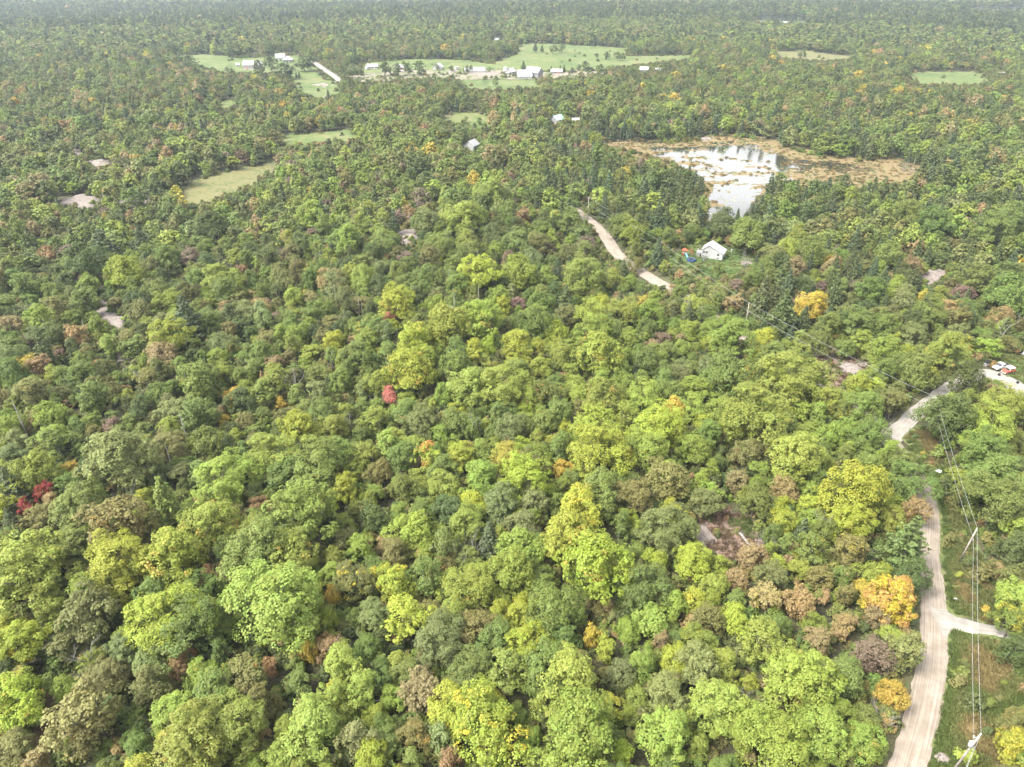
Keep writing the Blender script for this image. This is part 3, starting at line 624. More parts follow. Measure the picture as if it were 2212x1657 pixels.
EXPL += zone(737.4, 403.3, .3338, '''
60,340,180,L 785,190,260,L 550,230,200,Gb 1300,300,150,M 1190,200,130,Tb 1060,170,150,M 1480,230,170,M 960,40,200,L 890,560,250,B 1130,550,220,L 1560,580,270,L 340,760,240,Br 130,600,180,L 540,590,160,M
640,390,170,M 1150,390,200,M 420,470,120,Pb 690,890,260,L 910,870,260,Lr 470,1000,240,Br 460,1180,300,Br 315,1350,100,K 305,860,85,K 1440,670,70,Ra 1140,770,120,Pb 1260,890,210,M 1370,940,160,B 1620,840,200,L
1830,810,180,L 2000,820,180,L 1660,960,240,L 1650,1100,290,Lr 2080,1000,140,Pb 2010,1040,120,Wb 2190,1000,90,Tb 1960,1120,180,M 1160,1040,220,B 740,1170,200,M 820,1280,250,L 1050,1290,280,L 1330,1330,160,Mr
1510,1290,150,L 1700,1370,270,Lr 1960,1370,220,L 2130,1350,180,M 1630,1560,300,B 2060,1570,300,B 500,1530,220,G 1100,1560,200,G 1310,1530,170,M 740,1530,200,M 220,1280,160,L 110,1100,200,M 20,760,120,Da 300,960,130,Ga''')
EXPL += zone(1474.7, 403.3, .3338, '''
430,310,230,M 60,290,100,M 270,240,180,D 640,160,140,M 920,280,130,O 1040,350,60,Y 1320,430,170,M 1480,170,180,M 1640,230,200,M 840,760,190,Y 650,810,230,Cc 520,720,170,Cc 980,690,150,Cc 960,900,160,M 1120,880,200,M
1310,900,170,M 1230,680,180,M 1430,720,160,G 1800,880,200,Ob 1710,1060,240,Lr 1290,1060,200,L 1500,1190,230,M 1310,1210,180,M 680,1230,400,L 340,980,250,L 510,990,170,B 300,1220,300,M 470,1480,380,L 60,1440,180,L
180,1610,200,M 1180,1410,220,M 1350,1400,220,Ob 1060,1580,160,L 1240,1610,200,M 1820,1250,230,D 2060,1440,270,L 1720,1500,300,D 2000,1560,270,L 2130,210,200,M 2000,280,220,M 1830,260,110,Tb 1060,1040,120,M 1900,600,200,M 2100,700,250,M''')
EXPL += zone(0, 403.3, .3338, '''
820,550,220,B 1100,960,240,B 550,480,230,D 670,400,250,Np 920,370,160,Np 1200,850,230,Np 1290,560,140,M 980,520,130,O 1110,350,140,L 670,280,160,M 910,200,130,M 870,70,120,M 60,80,130,M 1740,490,220,Db 1640,130,110,Wb
2040,190,190,L 1840,260,120,M 1390,250,200,D 1430,600,200,L 920,820,200,Ob 1210,690,150,O 1020,690,180,M 1340,850,120,M 2150,650,150,Ga 2160,1000,140,B 1820,940,110,L 200,1350,260,Obr 580,1380,250,Mb 960,1260,200,Ob
1270,1300,330,Mb 540,1230,200,Mb 360,1210,120,L 310,1480,180,L 740,1560,150,Pb 1260,1500,280,Mb 1570,1390,190,D 1590,1520,150,Ob 1950,1570,250,B 2150,1560,200,L 2050,1350,200,Gb 1100,1560,150,L 350,1610,170,L 80,1040,180,Mb
480,980,180,Tb 350,820,220,Obr 150,650,200,Mb 330,690,150,Mb 560,750,200,Mb 1700,1250,70,Wc 1690,830,150,Ga 60,1200,180,M 820,1000,160,Ob 1480,950,160,Ob 60,1560,160,L''')
# far single trees in the meadows (photo pixels)
EXPL += [(x, y, w, c) for x, y, w, c in [(1156, 102, 13, 'Np'), (1171, 105, 10, 'Np'), (1195, 106, 16, 'D'), (1215, 104, 16, 'D'), (1290, 120, 8, 'D'), (1310, 119, 14, 'D'), (1335, 121, 16, 'O'), (1345, 122, 14, 'D'), (1130, 143, 14, 'Np'), (1252, 146, 12, 'D'), (1264, 141, 17, 'D'), (1300, 150, 20, 'M'), (1235, 152, 9, 'Np'),
   (710, 213, 18, 'Nc'), (560, 145, 26, 'D'), (585, 137, 34, 'D'), (616, 152, 46, 'D'), (655, 135, 40, 'D'), (668, 136, 30, 'D'), (392, 127, 22, 'D'), (410, 134, 30, 'D'), (640, 162, 7, 'Nc'), (646, 162, 7, 'Nc'), (1190, 150, 8, 'Cc'), (1210, 150, 9, 'Cc'), (1218, 148, 9, 'Cc'), (975, 148, 12, 'D'), (945, 146, 10, 'D'), (1010, 150, 14, 'D'), (1018, 149, 12, 'D'), (1058, 150, 10, 'M'), (880, 148, 22, 'D'), (905, 146, 26, 'D'), (830, 147, 26, 'D'), (860, 150, 22, 'D'),
   (780, 150, 24, 'Gb'), (760, 152, 26, 'D'), (1070, 178, 14, 'M'), (1118, 190, 12, 'D'), (1455, 158, 20, 'D'), (1440, 148, 22, 'D'), (1732, 116, 18, 'D'), (1005, 258, 12, 'M'), (1035, 262, 14, 'M'), (775, 175, 14, 'D'), (795, 178, 12, 'D'), (745, 182, 18, 'D'), (500, 152, 10, 'D'), (490, 150, 10, 'D')]]
EXPL += [(1362, 560, 30, 'Ga'), (1374, 572, 26, 'O'), (1470, 640, 45, 'M'), (1500, 660, 46, 'L'), (1530, 682, 44, 'M'), (1560, 702, 50, 'L'), (1452, 628, 26, 'Tb')]
VIS_SOFT = [f[1] for f in FIELDS[:10]]
VIS = [f[1] for f in FIELDS[10:13]] + [[(1498, 1120), (1560, 1105), (1620, 1140), (1650, 1190), (1560, 1195), (1505, 1175)], [(58, 1635), (92, 1512), (138, 1490), (112, 1590), (85, 1650)], [(1764, 770), (1800, 762), (1850, 785), (1800, 815), (1770, 800)]] + [r[0] for r in ROCKS] + LAKES + [
 [(1300, 302), (1380, 303), (1450, 310), (1510, 300), (1555, 294), (1620, 298), (1700, 320), (1780, 340), (1860, 350), (1945, 344), (1975, 372), (1950, 385), (1880, 376), (1800, 380), (1690, 372), (1650, 385), (1635, 425), (1610, 452), (1535, 452), (1538, 410), (1500, 372), (1440, 345), (1370, 325), (1300, 312)],
 [(1262, 462), (1300, 478), (1332, 515), (1352, 555), (1335, 570), (1312, 545), (1290, 512), (1262, 485)], [(1365, 566), (1450, 612), (1440, 626), (1400, 612), (1370, 590)], [(1766, 820), (1786, 842), (1775, 848), (1764, 832)],
 [(1935, 920), (2000, 868), (2042, 840), (2046, 855), (1990, 905), (1945, 932)], [(2115, 790), (2150, 772), (2212, 770), (2212, 870), (2150, 830), (2120, 812)],
 [(2000, 1080), (2016, 1080), (2050, 1250), (2100, 1330), (2150, 1345), (2150, 1370), (2060, 1380), (2050, 1480), (2020, 1590), (2010, 1657), (1925, 1657), (1965, 1540), (1985, 1440), (1978, 1220)],
 [(1445, 540), (1500, 520), (1566, 528), (1566, 560), (1530, 567), (1470, 572), (1445, 560)], [(500, 128), (565, 112), (565, 152), (500, 150)], [(596, 114), (640, 114), (642, 142), (596, 140)], [(785, 132), (1235, 132), (1235, 168), (785, 172)], [(1378, 138), (1435, 140), (1435, 160), (1378, 158)],
 [(1004, 296), (1032, 296), (1032, 326), (1004, 326)], [(1192, 246), (1214, 246), (1214, 266), (1192, 266)], [(1234, 250), (1262, 250), (1262, 278), (1234, 278)], [(1266, 424), (1276, 424), (1276, 466), (1264, 466)], [(1420, 520), (1431, 520), (1428, 562), (1416, 562)], [(1612, 652), (1622, 652), (1620, 690), (1612, 690)], [(840, 472), (862, 472), (862, 490), (840, 490)], [(676, 132), (732, 132), (732, 180), (700, 165)], 
 [(2130, 152), (2175, 155), (2175, 168), (2130, 168)]]
FORBID_G = [p for nm, p in FIELD_G] + [MARSH_G]
def forbidden(x, y, W, H, hard=True):
    """no tree where the ground is road, field, rock or water, nor where the photograph sees one of those unhidden"""
    bad = np.zeros(len(x), bool); z = hgt(x, y)
    for L, w in ((ROAD, 4.0), (DRIVE, 3.5), (LANE, 4.0), (FARMROAD, 5)): bad |= segdist(x, y, L) < w
    for P in FORBID_G: bad |= inpoly(x, y, P)
    for f, s in ((0, 0), (.35, .3), (.35, -.3), (.6, .42), (.6, -.42), (.8, .25), (.8, -.25), (.95, 0)):
        px, py, _ = project(x + s * W, y, z + f * H)
        for P in VIS: bad |= inpoly(px, py, P)
    for f in (0, .2, .4, .6, .8, .92):
        px, py, _ = project(x, y, z + f * H)
        for P in VIS_SOFT: bad |= inpoly(px, py + (3 if f else 0), P)
    return bad

T = dict(x=[], y=[], W=[], H=[], sp=[], c=[], acc=[], amt=[], ex=[])
def addtree(x, y, W, H, sp, c, acc=None, amt=-.3, ex=False):
    for k, v in zip(T, (x, y, W, H, sp, c, acc, amt, ex)): T[k].append(v)
for px, py, w, code in EXPL:
    c, fl = code[0], code[1:]
    sp = 'pine' if 'p' in fl else 'cedar' if 'c' in fl else 'ash' if 'a' in fl else 'bushy' if 'b' in fl else 'maple'
    h = 6.
    for _ in range(3):
        p = ground(px, py, h); dep = p[1] * CP - (p[2] - CAM_H) * SP
        W = w / FPX * dep
        ratio = {'maple': 1.2, 'ash': 1.6, 'bushy': 1.05, 'pine': 1.7, 'cedar': 1.9}[sp]
        H = min(max(W * ratio, 6.5 if dep < 500 else 3), 17)
        h = H * (.55 if sp in ('maple', 'ash') else .5)
    acc, amt = (ORANGE, .14) if 'r' in fl else (YEL, .24) if 'y' in fl else (None, -.3)
    if c == 'Y': acc, amt = ORANGE, .18
    if c == 'R' and 'y' in fl: c, acc, amt = 'B', ORANGE, .42
    elif c == 'R': acc, amt = YEL, .5
    if c == 'X': acc, amt = (.12, .14, .03), .3
    if c == 'K': acc, amt = (.5, .2, .12), .3
    addtree(p[0], p[1], W, H, sp, c, acc, amt, True)
n_ex = len(T['x'])
# fill the wood between them
def pick(x, y, d):
    n1 = mnoise.noise((x * .012, y * .012, 3.3)); n2 = mnoise.noise((x * .03, y * .03, 8.8)); r = random.random()
    px, py, _ = project(x, y, float(hgt(x, y)) + 6)
    left = px < 800 and py < 1050; con = .02
    if d > 250: con = .05
    if 1150 < px and 270 < py < 700: con = .22 + .25 * max(0, n1)
    if px > 1500 and 430 < py < 720: con = .30
    if 1180 < px < 2050 and 255 < py < 480: con = .48
    if d > 600: con = .10 + .1 * n1
    if d > 1500: con = .50 + .3 * n1
    if r < con: return ('cedar' if (random.random() < .65 and d < 900) else 'pine'), ('C' if random.random() < .6 else 'N')
    r = random.random() + .16 * n2
    if d < 240:
        tab = [('L', .36), ('B', .13), ('M', .30), ('O', .10), ('D', .04), ('G', .03), ('T', .03), ('Y', .01), ('W', .004)]
        if 650 < px < 1950 and py > 560: tab = [('L', .40), ('B', .15), ('M', .35), ('O', .06), ('G', .02), ('T', .015), ('Y', .008)]
        if left: tab = [('M', .38), ('O', .20), ('L', .20), ('D', .10), ('G', .06), ('T', .04), ('W', .012), ('Y', .012)]
    elif d < 620: tab = [('M', .36), ('L', .16), ('O', .16), ('D', .16), ('G', .07), ('T', .05), ('Y', .012), ('W', .008), ('P', .008)]
    elif d < 1200: tab = [('M', .36), ('O', .22), ('D', .26), ('L', .08), ('T', .05), ('G', .02), ('W', .008), ('Y', .002)]
    else: tab = [('M', .40), ('O', .20), ('D', .32), ('L', .06), ('T', .02)]
    s = 0; r = min(max(r, 0), .999) * sum(w for _, w in tab); c = 'M'
    for k, w in tab:
        s += w
        if r < s: c = k; break
    q = random.random()
    sp = 'bushy' if c in 'TOPW' and q < .7 else 'ash' if q < .22 else 'bushy' if (left and q < .5) or q < .32 else 'maple'
    return sp, c
def fill_near():
    X0 = np.array(T['x']); Y0 = np.array(T['y']); W0 = np.array(T['W'])
    xs, ys, ws = list(X0), list(Y0), list(W0); cell = 12.; grid = {}
    for i, (a, b) in enumerate(zip(xs, ys)): grid.setdefault((int(a // cell), int(b // cell)), []).append(i)
    n = 36000; dmax = 430.
    d = np.sqrt(rng.uniform(25 ** 2, dmax ** 2, n)); th = np.radians(rng.uniform(-58, 58, n)); x = d * np.sin(th); y = d * np.cos(th)
    W = np.where(d < 260, 3.8 + 6.0 * rng.random(n) ** 1.4, 4.2 + 6.6 * rng.random(n) ** 1.2); H = np.clip(W * rng.uniform(1.0, 1.5, n), 5.5, np.where(d < 260, 9.8, 13))
    bad = forbidden(x, y, W, H)
    for i in range(n):
        if bad[i]: continue
        cx, cy = int(x[i] // cell), int(y[i] // cell); ok = True
        for a in (-1, 0, 1):
            for b in (-1, 0, 1):
                for j in grid.get((cx + a, cy + b), ()):
                    if (x[i] - xs[j]) ** 2 + (y[i] - ys[j]) ** 2 < (.355 * (W[i] + ws[j])) ** 2: ok = False; break
                if not ok: break
            if not ok: break
        if not ok: continue
        grid.setdefault((cx, cy), []).append(len(xs)); xs.append(x[i]); ys.append(y[i]); ws.append(W[i])
        sp, c = pick(x[i], y[i], d[i]); w, h = W[i], H[i]
        if sp == 'cedar': w, h = w * .68, h * 1.05
        if sp == 'pine': w, h = w * .85, min(h * 1.3, 16)
        if sp == 'bushy': h *= .75
        acc, amt = None, -.3
        if c in 'LBM' and random.random() < .14: acc, amt = random.choice([(ORANGE, .10), (YEL, .2), (TAN, .26)])
        addtree(x[i], y[i], w, h, sp, c, acc, amt)
fill_near()
def fill_far(d0, d1, step, scale, half=43.):
    rr = np.arange(d0, d1, step); out = []
    for r0 in rr:
        n = int(r0 * math.radians(2 * half) / step); th = np.radians(-half) + (np.arange(n) + rng.uniform(-.48, .48, n)) / n * math.radians(2 * half)
        rad = r0 + rng.uniform(-.5, .5, n) * step; out.append(np.stack([rad * np.sin(th), rad * np.cos(th)], -1))
    P = np.vstack(out); x, y = P[:, 0], P[:, 1]; n = len(x)
    W = rng.uniform(6.5, 11.5, n) * scale; H = np.clip(W * rng.uniform(.95, 1.35, n) / scale, 7, 15)
    for k in range(n_ex):
        if T['y'][k] > d0 * .7: W[(x - T['x'][k]) ** 2 + (y - T['y'][k]) ** 2 < (T['W'][k] * .4 + 2) ** 2] = 0
    keep = (W > 0) & ~forbidden(x, y, W, H * 1.2)
    for i in np.nonzero(keep)[0]:
        d = math.hypot(x[i], y[i]); sp, c = pick(x[i], y[i], d); w, h = W[i], H[i]
        if sp == 'cedar': w, h = w * .66, h * 1.05
        if sp == 'pine': w, h = w * .8, min(h * 1.3, 17)
        acc, amt = None, -.3
        if d < 900 and c in 'LBMO' and random.random() < .12: acc, amt = random.choice([(ORANGE, .08), (YEL, .2), (TAN, .26)])
        addtree(x[i], y[i], w, h, sp, c, acc, amt)
fill_far(432, 1000, 7.2, 1.0)
fill_far(1000, 2300, 9.2, 1.15)
fill_far(2300, 3600, 12.5, 1.5); fill_far(3600, 6200, 22, 2.4)
TX, TY, TW, TH = (np.array(T[k], float) for k in ('x', 'y', 'W', 'H')); TZ = hgt(TX, TY) - .15
print('trees', len(TX))
PXc, PYc, DEP = project(TX, TY, TZ + TH * .55)
inframe = (PXc > -40) & (PXc < PW + 40) & (PYc > -20) & (PYc < PH + 60)
app = TW / DEP * np.where(inframe, 1, 0) * np.where(np.arange(len(TX)) < n_ex, 1.25, 1.0)
SPC = np.array(T['sp']); broad = np.isin(SPC, ['maple', 'ash', 'bushy'])
order = np.argsort(-app); single = set([i for i in order if broad[i]][:300]) | set([i for i in order if not broad[i]][:70])
single |= {i for i in range(n_ex) if T['c'][i] in 'XKPR' and i not in single}
near_road = segdist(TX, TY, ROAD); near_pond = segdist(TX, TY, MARSH_G + MARSH_G[:1])
NAME = {'maple': 'maple_tree', 'ash': 'ash_tree', 'bushy': 'bushy_tree', 'pine': 'pine_tree', 'cedar': 'cedar_tree'}
WORD = {'maple': 'maple', 'ash': 'upright airy tree', 'bushy': 'many-stemmed bushy tree', 'pine': 'layered pine', 'cedar': 'conical cedar'}
GROUP = {'maple': 'maples of the wood', 'ash': 'airy broadleaf trees of the wood', 'bushy': 'bushy trees of the wood', 'pine': 'pines of the wood', 'cedar': 'cedars of the wood'}
def jit_tint(c, k=.12):
    t = np.array(TINT[c]); v = 1 + random.uniform(-k, k) * 1.3
    return np.clip(t * v * (1 + np.array([random.uniform(-k * .6, k), random.uniform(-k * .4, k * .4), random.uniform(-k, k * .4)])), 0.005, .6)
def gp(px): return tuple(ground(*px)[:2])
MARKS = [(gp(q), nm) for q, nm in [((1607, 1166), 'the fallen pale log'), ((2075, 1660), 'the transformer pole'), ((2070, 1209), 'the leaning power pole'), ((2060, 1345), 'the driveway'), ((2027, 1020), 'the white boulder'), ((204, 1462), 'the forked dead tree'), ((90, 1570), 'the bare soil clearing'),
  ((245, 680), 'the cracked granite slab'), ((265, 772), 'the small granite hump'), ((850, 485), 'the old round pool'), ((1538, 561), 'the white house'), ((1300, 500), 'the upper road bend'), ((495, 395), 'the hay field'), ((1600, 370), 'the marshy pond'), ((1614, 704), 'the pole among cedars'), ((2000, 928), 'the pole by the lane'), ((2170, 800), 'the parked vehicles'), ((1835, 795), 'the outcrop under the wires'), ((2015, 598), 'the pinkish outcrop'),
  ((1020, 1225), 'the bare grey stems'), ((1752, 1165), 'the grey dead tree by the road'), ((742, 1440), 'the thin pale dead tree'), ((643, 850), 'the slim white dead trunk'), ((283, 1100), 'the grey brushy dead shrub'), ((1606, 1520), 'the small bare dead branches'), ((1898, 1570), 'the leafless bush at the road'), ((1565, 860), 'the hidden grass clearing'), ((1136, 170), 'the big barn'), ((541, 150), 'the grey board barn'), ((607, 131), 'the white farmhouse'), ((862, 151), 'the brownish house'), ((1391, 157), 'the grey cabin'), ((1019, 323), 'the small cottage')]]
MARKS += [((T['x'][i], T['y'][i]), nm) for i, nm in [(next(k for k in range(n_ex) if T['c'][k] == 'X'), 'the deep red tree'), (next(k for k in range(n_ex) if T['c'][k] == 'K'), 'the pinkish red maple'), (next(k for k in range(n_ex) if T['c'][k] == 'R'), 'the orange maple'), (next(k for k in range(n_ex) if T['c'][k] == 'P' and T['y'][k] < 140 and T['x'][k] > 40), 'the purple brown tree'), (next(k for k in range(n_ex) if T['acc'][k] == ORANGE and T['amt'][k] > .4), 'the flame tipped tree')]]
ORD = ['nearest', 'second nearest', 'third nearest', 'fourth nearest', 'fifth nearest', 'sixth nearest', 'seventh nearest', 'eighth nearest', 'ninth nearest', 'tenth nearest']
LABEL = {}
def make_labels():
    sets = {}
    for i in single:
        sp, c, W = T['sp'][i], T['c'][i], T['W'][i]
        size = 'broad ' if W > 9.5 else '' if W > 6 else 'small '
        acc, amt = T['acc'][i], T['amt'][i]
        a = '' if acc is None or amt < 0 else ' with orange patches' if acc == ORANGE else ' with yellow patches' if acc == YEL else ' with tan patches' if acc == TAN else ''
        ds = sorted((math.hypot(T['x'][i] - q[0], T['y'][i] - q[1]), nm) for q, nm in MARKS); ds = [t for t in ds if t[0] > .5 and not (t[1].endswith('red tree') and c == 'X')]
        sets.setdefault((f'{size}{LOOK[c]} {WORD[sp]}{a}', ds[0][1]), []).append((ds[0][0], i))
    for (desc, mk), L in sets.items():
        L.sort()
        for k, (_, i) in enumerate(L):
            LABEL[i] = f'{desc} close to {mk}' if len(L) == 1 else f'{ORD[min(k, 9)]} {desc} to {mk}'
            if len(LABEL[i].split()) > 16: LABEL[i] = LABEL[i].replace('many-stemmed ', '').replace('upright airy tree', 'airy tree').replace('small ', '', 1) if ' small ' not in LABEL[i].split(' to ')[-1] else LABEL[i].replace('many-stemmed ', '').replace('upright airy tree', 'airy tree')
make_labels()
for i in sorted(single, key=lambda k: DEP[k]):
    sp = T['sp'][i]; pr = PROTO[sp]; cm, tm, W0, H0 = pr[random.randrange(len(pr))]
    sx = TW[i] / W0; sz = TH[i] / H0
    root = empty(NAME[sp], (TX[i], TY[i], TZ[i]), random.uniform(0, 6.28), (sx, sx, sz))
    tag(root, LABEL[i], 'tree', GROUP[sp])
    link('trunk', tm, root); cr = link('crown', cm, root)
    cr['tint'] = [float(v) for v in jit_tint(T['c'][i])]; cr['accent'] = [float(v) for v in (T['acc'][i] or (.2, .2, .02))]; cr['amt'] = float(T['amt'][i])

# ------------------------------------------------------------------ the rest of the wood: instances spread over points
def joined(cm, tm, name):
    bm = bmesh.new(); bm.from_mesh(cm); nf = len(bm.faces); t2 = tm.copy()
    bm.from_mesh(t2); bm.faces.ensure_lookup_table()
    for f in bm.faces[nf:]: f.material_index = 1
    me = bpy.data.meshes.new(name); bm.to_mesh(me); bm.free(); me.materials.append(cm.materials[0]); me.materials.append(tm.materials[0])
    return me
def scatter(name, protos, pts, rot, scl, pid, tint, acc, amt, label, cat):
    cl = bpy.data.collections.new(name + '_sources')
    for k, me in enumerate(protos):
        cl.objects.link(bpy.data.objects.new(f'{name}_source_{k:02d}', me))
    n = len(pts); me = bpy.data.meshes.new(name); me.vertices.add(n); me.vertices.foreach_set('co', np.asarray(pts, np.float32).ravel())
    for nm, ty, dat in (('rot', 'FLOAT_VECTOR', rot), ('scl', 'FLOAT_VECTOR', scl), ('pid', 'INT', pid), ('tint', 'FLOAT_COLOR', np.c_[tint, np.ones(n)]), ('accent', 'FLOAT_COLOR', np.c_[acc, np.ones(n)]), ('amt', 'FLOAT', amt)):
        a = me.attributes.new(nm, ty, 'POINT'); a.data.foreach_set({'FLOAT_COLOR': 'color', 'FLOAT_VECTOR': 'vector'}.get(ty, 'value'), np.asarray(dat, np.int32 if ty == 'INT' else np.float32).ravel())
    o = link(name, me); tag(o, label, cat, kind='stuff')
    ng = bpy.data.node_groups.new(name, 'GeometryNodeTree')
    ng.interface.new_socket('Geometry', in_out='INPUT', socket_type='NodeSocketGeometry'); ng.interface.new_socket('Geometry', in_out='OUTPUT', socket_type='NodeSocketGeometry')
    N = ng.nodes; L = ng.links; gi, go = N.new('NodeGroupInput'), N.new('NodeGroupOutput')
    ci = N.new('GeometryNodeCollectionInfo'); ci.inputs['Collection'].default_value = cl; ci.inputs['Separate Children'].default_value = True; ci.inputs['Reset Children'].default_value = True
    ip = N.new('GeometryNodeInstanceOnPoints'); ip.inputs['Pick Instance'].default_value = True
    def na(nm, ty):
        q = N.new('GeometryNodeInputNamedAttribute'); q.data_type = ty; q.inputs['Name'].default_value = nm; return q
    L.new(gi.outputs[0], ip.inputs['Points']); L.new(ci.outputs[0], ip.inputs['Instance']); L.new(na('pid', 'INT').outputs[0], ip.inputs['Instance Index'])
    e = N.new('FunctionNodeEulerToRotation'); L.new(na('rot', 'FLOAT_VECTOR').outputs[0], e.inputs[0]); L.new(e.outputs[0], ip.inputs['Rotation'])
    L.new(na('scl', 'FLOAT_VECTOR').outputs[0], ip.inputs['Scale']); L.new(ip.outputs[0], go.inputs[0])
    md = o.modifiers.new('scatter', 'NODES'); md.node_group = ng
    return o
def scatter_trees(name, idx, keyf, label, cat):
    if not len(idx): return
    keys = {}; protos = []; info = []
    pid = []
    for i in idx:
        k = keyf(i)
        if k not in keys:
            keys[k] = list(range(len(protos), len(protos) + len(PROTO[k])))
            for cm, tm, W0, H0 in PROTO[k]: protos.append(joined(cm, tm, name)); info.append((W0, H0))
        pid.append(random.choice(keys[k]))
    pid = np.array(pid); inf = np.array(info)[pid]; idx = np.array(idx); n = len(idx)
    scl = np.stack([TW[idx] / inf[:, 0] * rng.uniform(.9, 1.1, n), TW[idx] / inf[:, 0] * rng.uniform(.9, 1.1, n), TH[idx] / inf[:, 1]], -1)
    rot = np.stack([rng.normal(0, .03, n), rng.normal(0, .03, n), rng.uniform(0, 6.28, n)], -1)
    tint = np.array([jit_tint(T['c'][i]) for i in idx]); acc = np.array([T['acc'][i] or (.2, .2, .02) for i in idx]); amt = np.array([T['amt'][i] for i in idx])
    scatter(name, protos, np.stack([TX[idx], TY[idx], TZ[idx]], -1), rot, scl, pid, tint, acc, amt, label, cat)
rest = [i for i in range(len(TX)) if i not in single]; dist = np.hypot(TX, TY)
def kf(i):
    d, s = dist[i], T['sp'][i]
    if d < 330: return s
    if d < 1150: return s + '_mid'
    return ('pine' if s in ('pine', 'cedar') else 'maple') + '_far'
scatter_trees('broadleaf_wood', [i for i in rest if broad[i] and dist[i] < 1150], kf, 'continuous mixed green broadleaf wood between road, pond and farms', 'forest')
scatter_trees('conifer_wood', [i for i in rest if not broad[i] and dist[i] < 1150], kf, 'dark conifers mixed through the wood around the pond', 'forest')
scatter_trees('distant_forest', [i for i in rest if dist[i] >= 1150], kf, 'hazy blue-green forest stretching behind the farms to the hills', 'forest')

# ------------------------------------------------------------------ undergrowth
def undergrowth():
    n = 40000; d = np.sqrt(rng.uniform(25 ** 2, 430 ** 2, n)); th = np.radians(rng.uniform(-57, 57, n)); k_ = (d < 220) | (np.abs(th) < .75); d, th = d[k_], th[k_]; n = len(d); x = d * np.sin(th); y = d * np.cos(th)
    s = rng.uniform(.35, 1.15, n); bad = np.zeros(n, bool)
    for L, w in ((ROAD, 4.2), (DRIVE, 3.2), (LANE, 4.0)): bad |= segdist(x, y, L) < w
    for nm, P in FIELD_G:
        if nm in ('meadow', 'hay_field', 'lawn', 'scrub_ground'): bad |= inpoly(x, y, P)
        elif nm == 'grass_verge': bad |= inpoly(x, y, P) & (rng.random(n) < .80)
        elif nm == 'soil_clearing': bad |= inpoly(x, y, P) & (rng.random(n) < .75)
    bad |= inpoly(x, y, MARSH_G)
    px, py, _ = project(x, y, hgt(x, y) + .8)
    for r_ in ROCKS: bad |= inpoly(px, py, r_[0]) & (rng.random(n) < .9)
    ve = np.zeros(n, bool)
    for nm, P in FIELD_G:
        if nm in ('grass_verge', 'soil_clearing'): ve |= inpoly(x, y, P)
    s = np.where(ve, s * .6, s)
    k = ~bad; x, y, s, d = x[k], y[k], s[k], d[k]; n = len(x)
    cs = rng.choice(list('MOTDLWG'), n, p=[.30, .27, .06, .28, .06, .01, .02]); tint = np.array([jit_tint(c, .15) for c in cs]) * .95
    protos = [p[0] for p in PROTO['shrub']]
    scatter('undergrowth', protos, np.stack([x, y, hgt(x, y) - .1], -1), np.stack([np.zeros(n), np.zeros(n), rng.uniform(0, 6.28, n)], -1), np.stack([s * 1.1, s * 1.1, s], -1), rng.integers(0, len(protos), n), tint, np.tile(TAN, (n, 1)), rng.uniform(-.3, .3, n), 'low leafy undergrowth covering the floor of the wood', 'undergrowth')
undergrowth()
def far_scrub():
    n = 70000; d = np.sqrt(rng.uniform(430 ** 2, 1080 ** 2, n)); th = np.radians(rng.uniform(-41, 41, n)); x = d * np.sin(th); y = d * np.cos(th)
    k = forbidden(x, y, np.full(n, 8.), np.full(n, 11.)) & (segdist(x, y, FARMROAD) > 6)
    edge = np.zeros(n, bool)
    for nm, P in FIELD_G:
        ins = inpoly(x, y, P); e = segdist(x, y, P + P[:1])
        if nm == 'scrub_ground': k &= ~(ins & (rng.random(n) < .80))
        elif nm in ('meadow', 'hay_field'): k &= ~(ins & ((e > 5) | (rng.random(n) < .75)) & (rng.random(n) < .995))
        elif nm == 'lawn': k &= ~ins
    k &= ~inpoly(x, y, MARSH_G)
    px, py, _ = project(x, y, hgt(x, y) + 1.0)
    for L_ in LAKES: k &= ~inpoly(px, py, L_)
    for r_ in ROCKS: k &= ~inpoly(px, py, r_[0])
    x, y = x[k], y[k]; n = len(x); s = rng.uniform(.5, 1.25, n); print('far scrub', n)
    cs = rng.choice(list('MOTDLP'), n, p=[.30, .32, .08, .24, .05, .01]); tint = np.array([jit_tint(c, .15) for c in cs]); protos = [p[0] for p in PROTO['shrub']]
    scatter('field_scrub', protos, np.stack([x, y, hgt(x, y) - .1], -1), np.stack([np.zeros(n), np.zeros(n), rng.uniform(0, 6.28, n)], -1), np.stack([s * 1.3, s * 1.3, s], -1), rng.integers(0, len(protos), n), tint, np.tile(TAN, (n, 1)), rng.uniform(-.3, .2, n), 'low scrub and hedgerow brush along the edges of the farm fields', 'scrub')
far_scrub()
def tuft_mesh(name, seed, n, h, w):
    g = random.Random(seed); V = []; F = []; lf = []
    for k in range(n):
        a = g.uniform(0, 6.28); r0 = w * math.sqrt(g.random()); bx, by = r0 * math.cos(a), r0 * math.sin(a); L = h * g.uniform(.5, 1.1); b = g.uniform(0, 6.28); le = L * g.uniform(.2, .8); wd = .035
        dx, dy = math.cos(b), math.sin(b); k0 = len(V)
        V += [(bx - dy * wd, by + dx * wd, 0), (bx + dy * wd, by - dx * wd, 0), (bx + dx * le * .5 + dy * wd, by + dy * le * .5 - dx * wd, L * .7), (bx + dx * le, by + dy * le, L)]
        F.append((k0, k0 + 1, k0 + 2, k0 + 3)); r_ = g.random(); lf += [(r_, g.random(), .5, 1)] * 4
    return np_mesh(name, V, F, M['leaf'], {'leaf': ('FLOAT_COLOR', lf)})
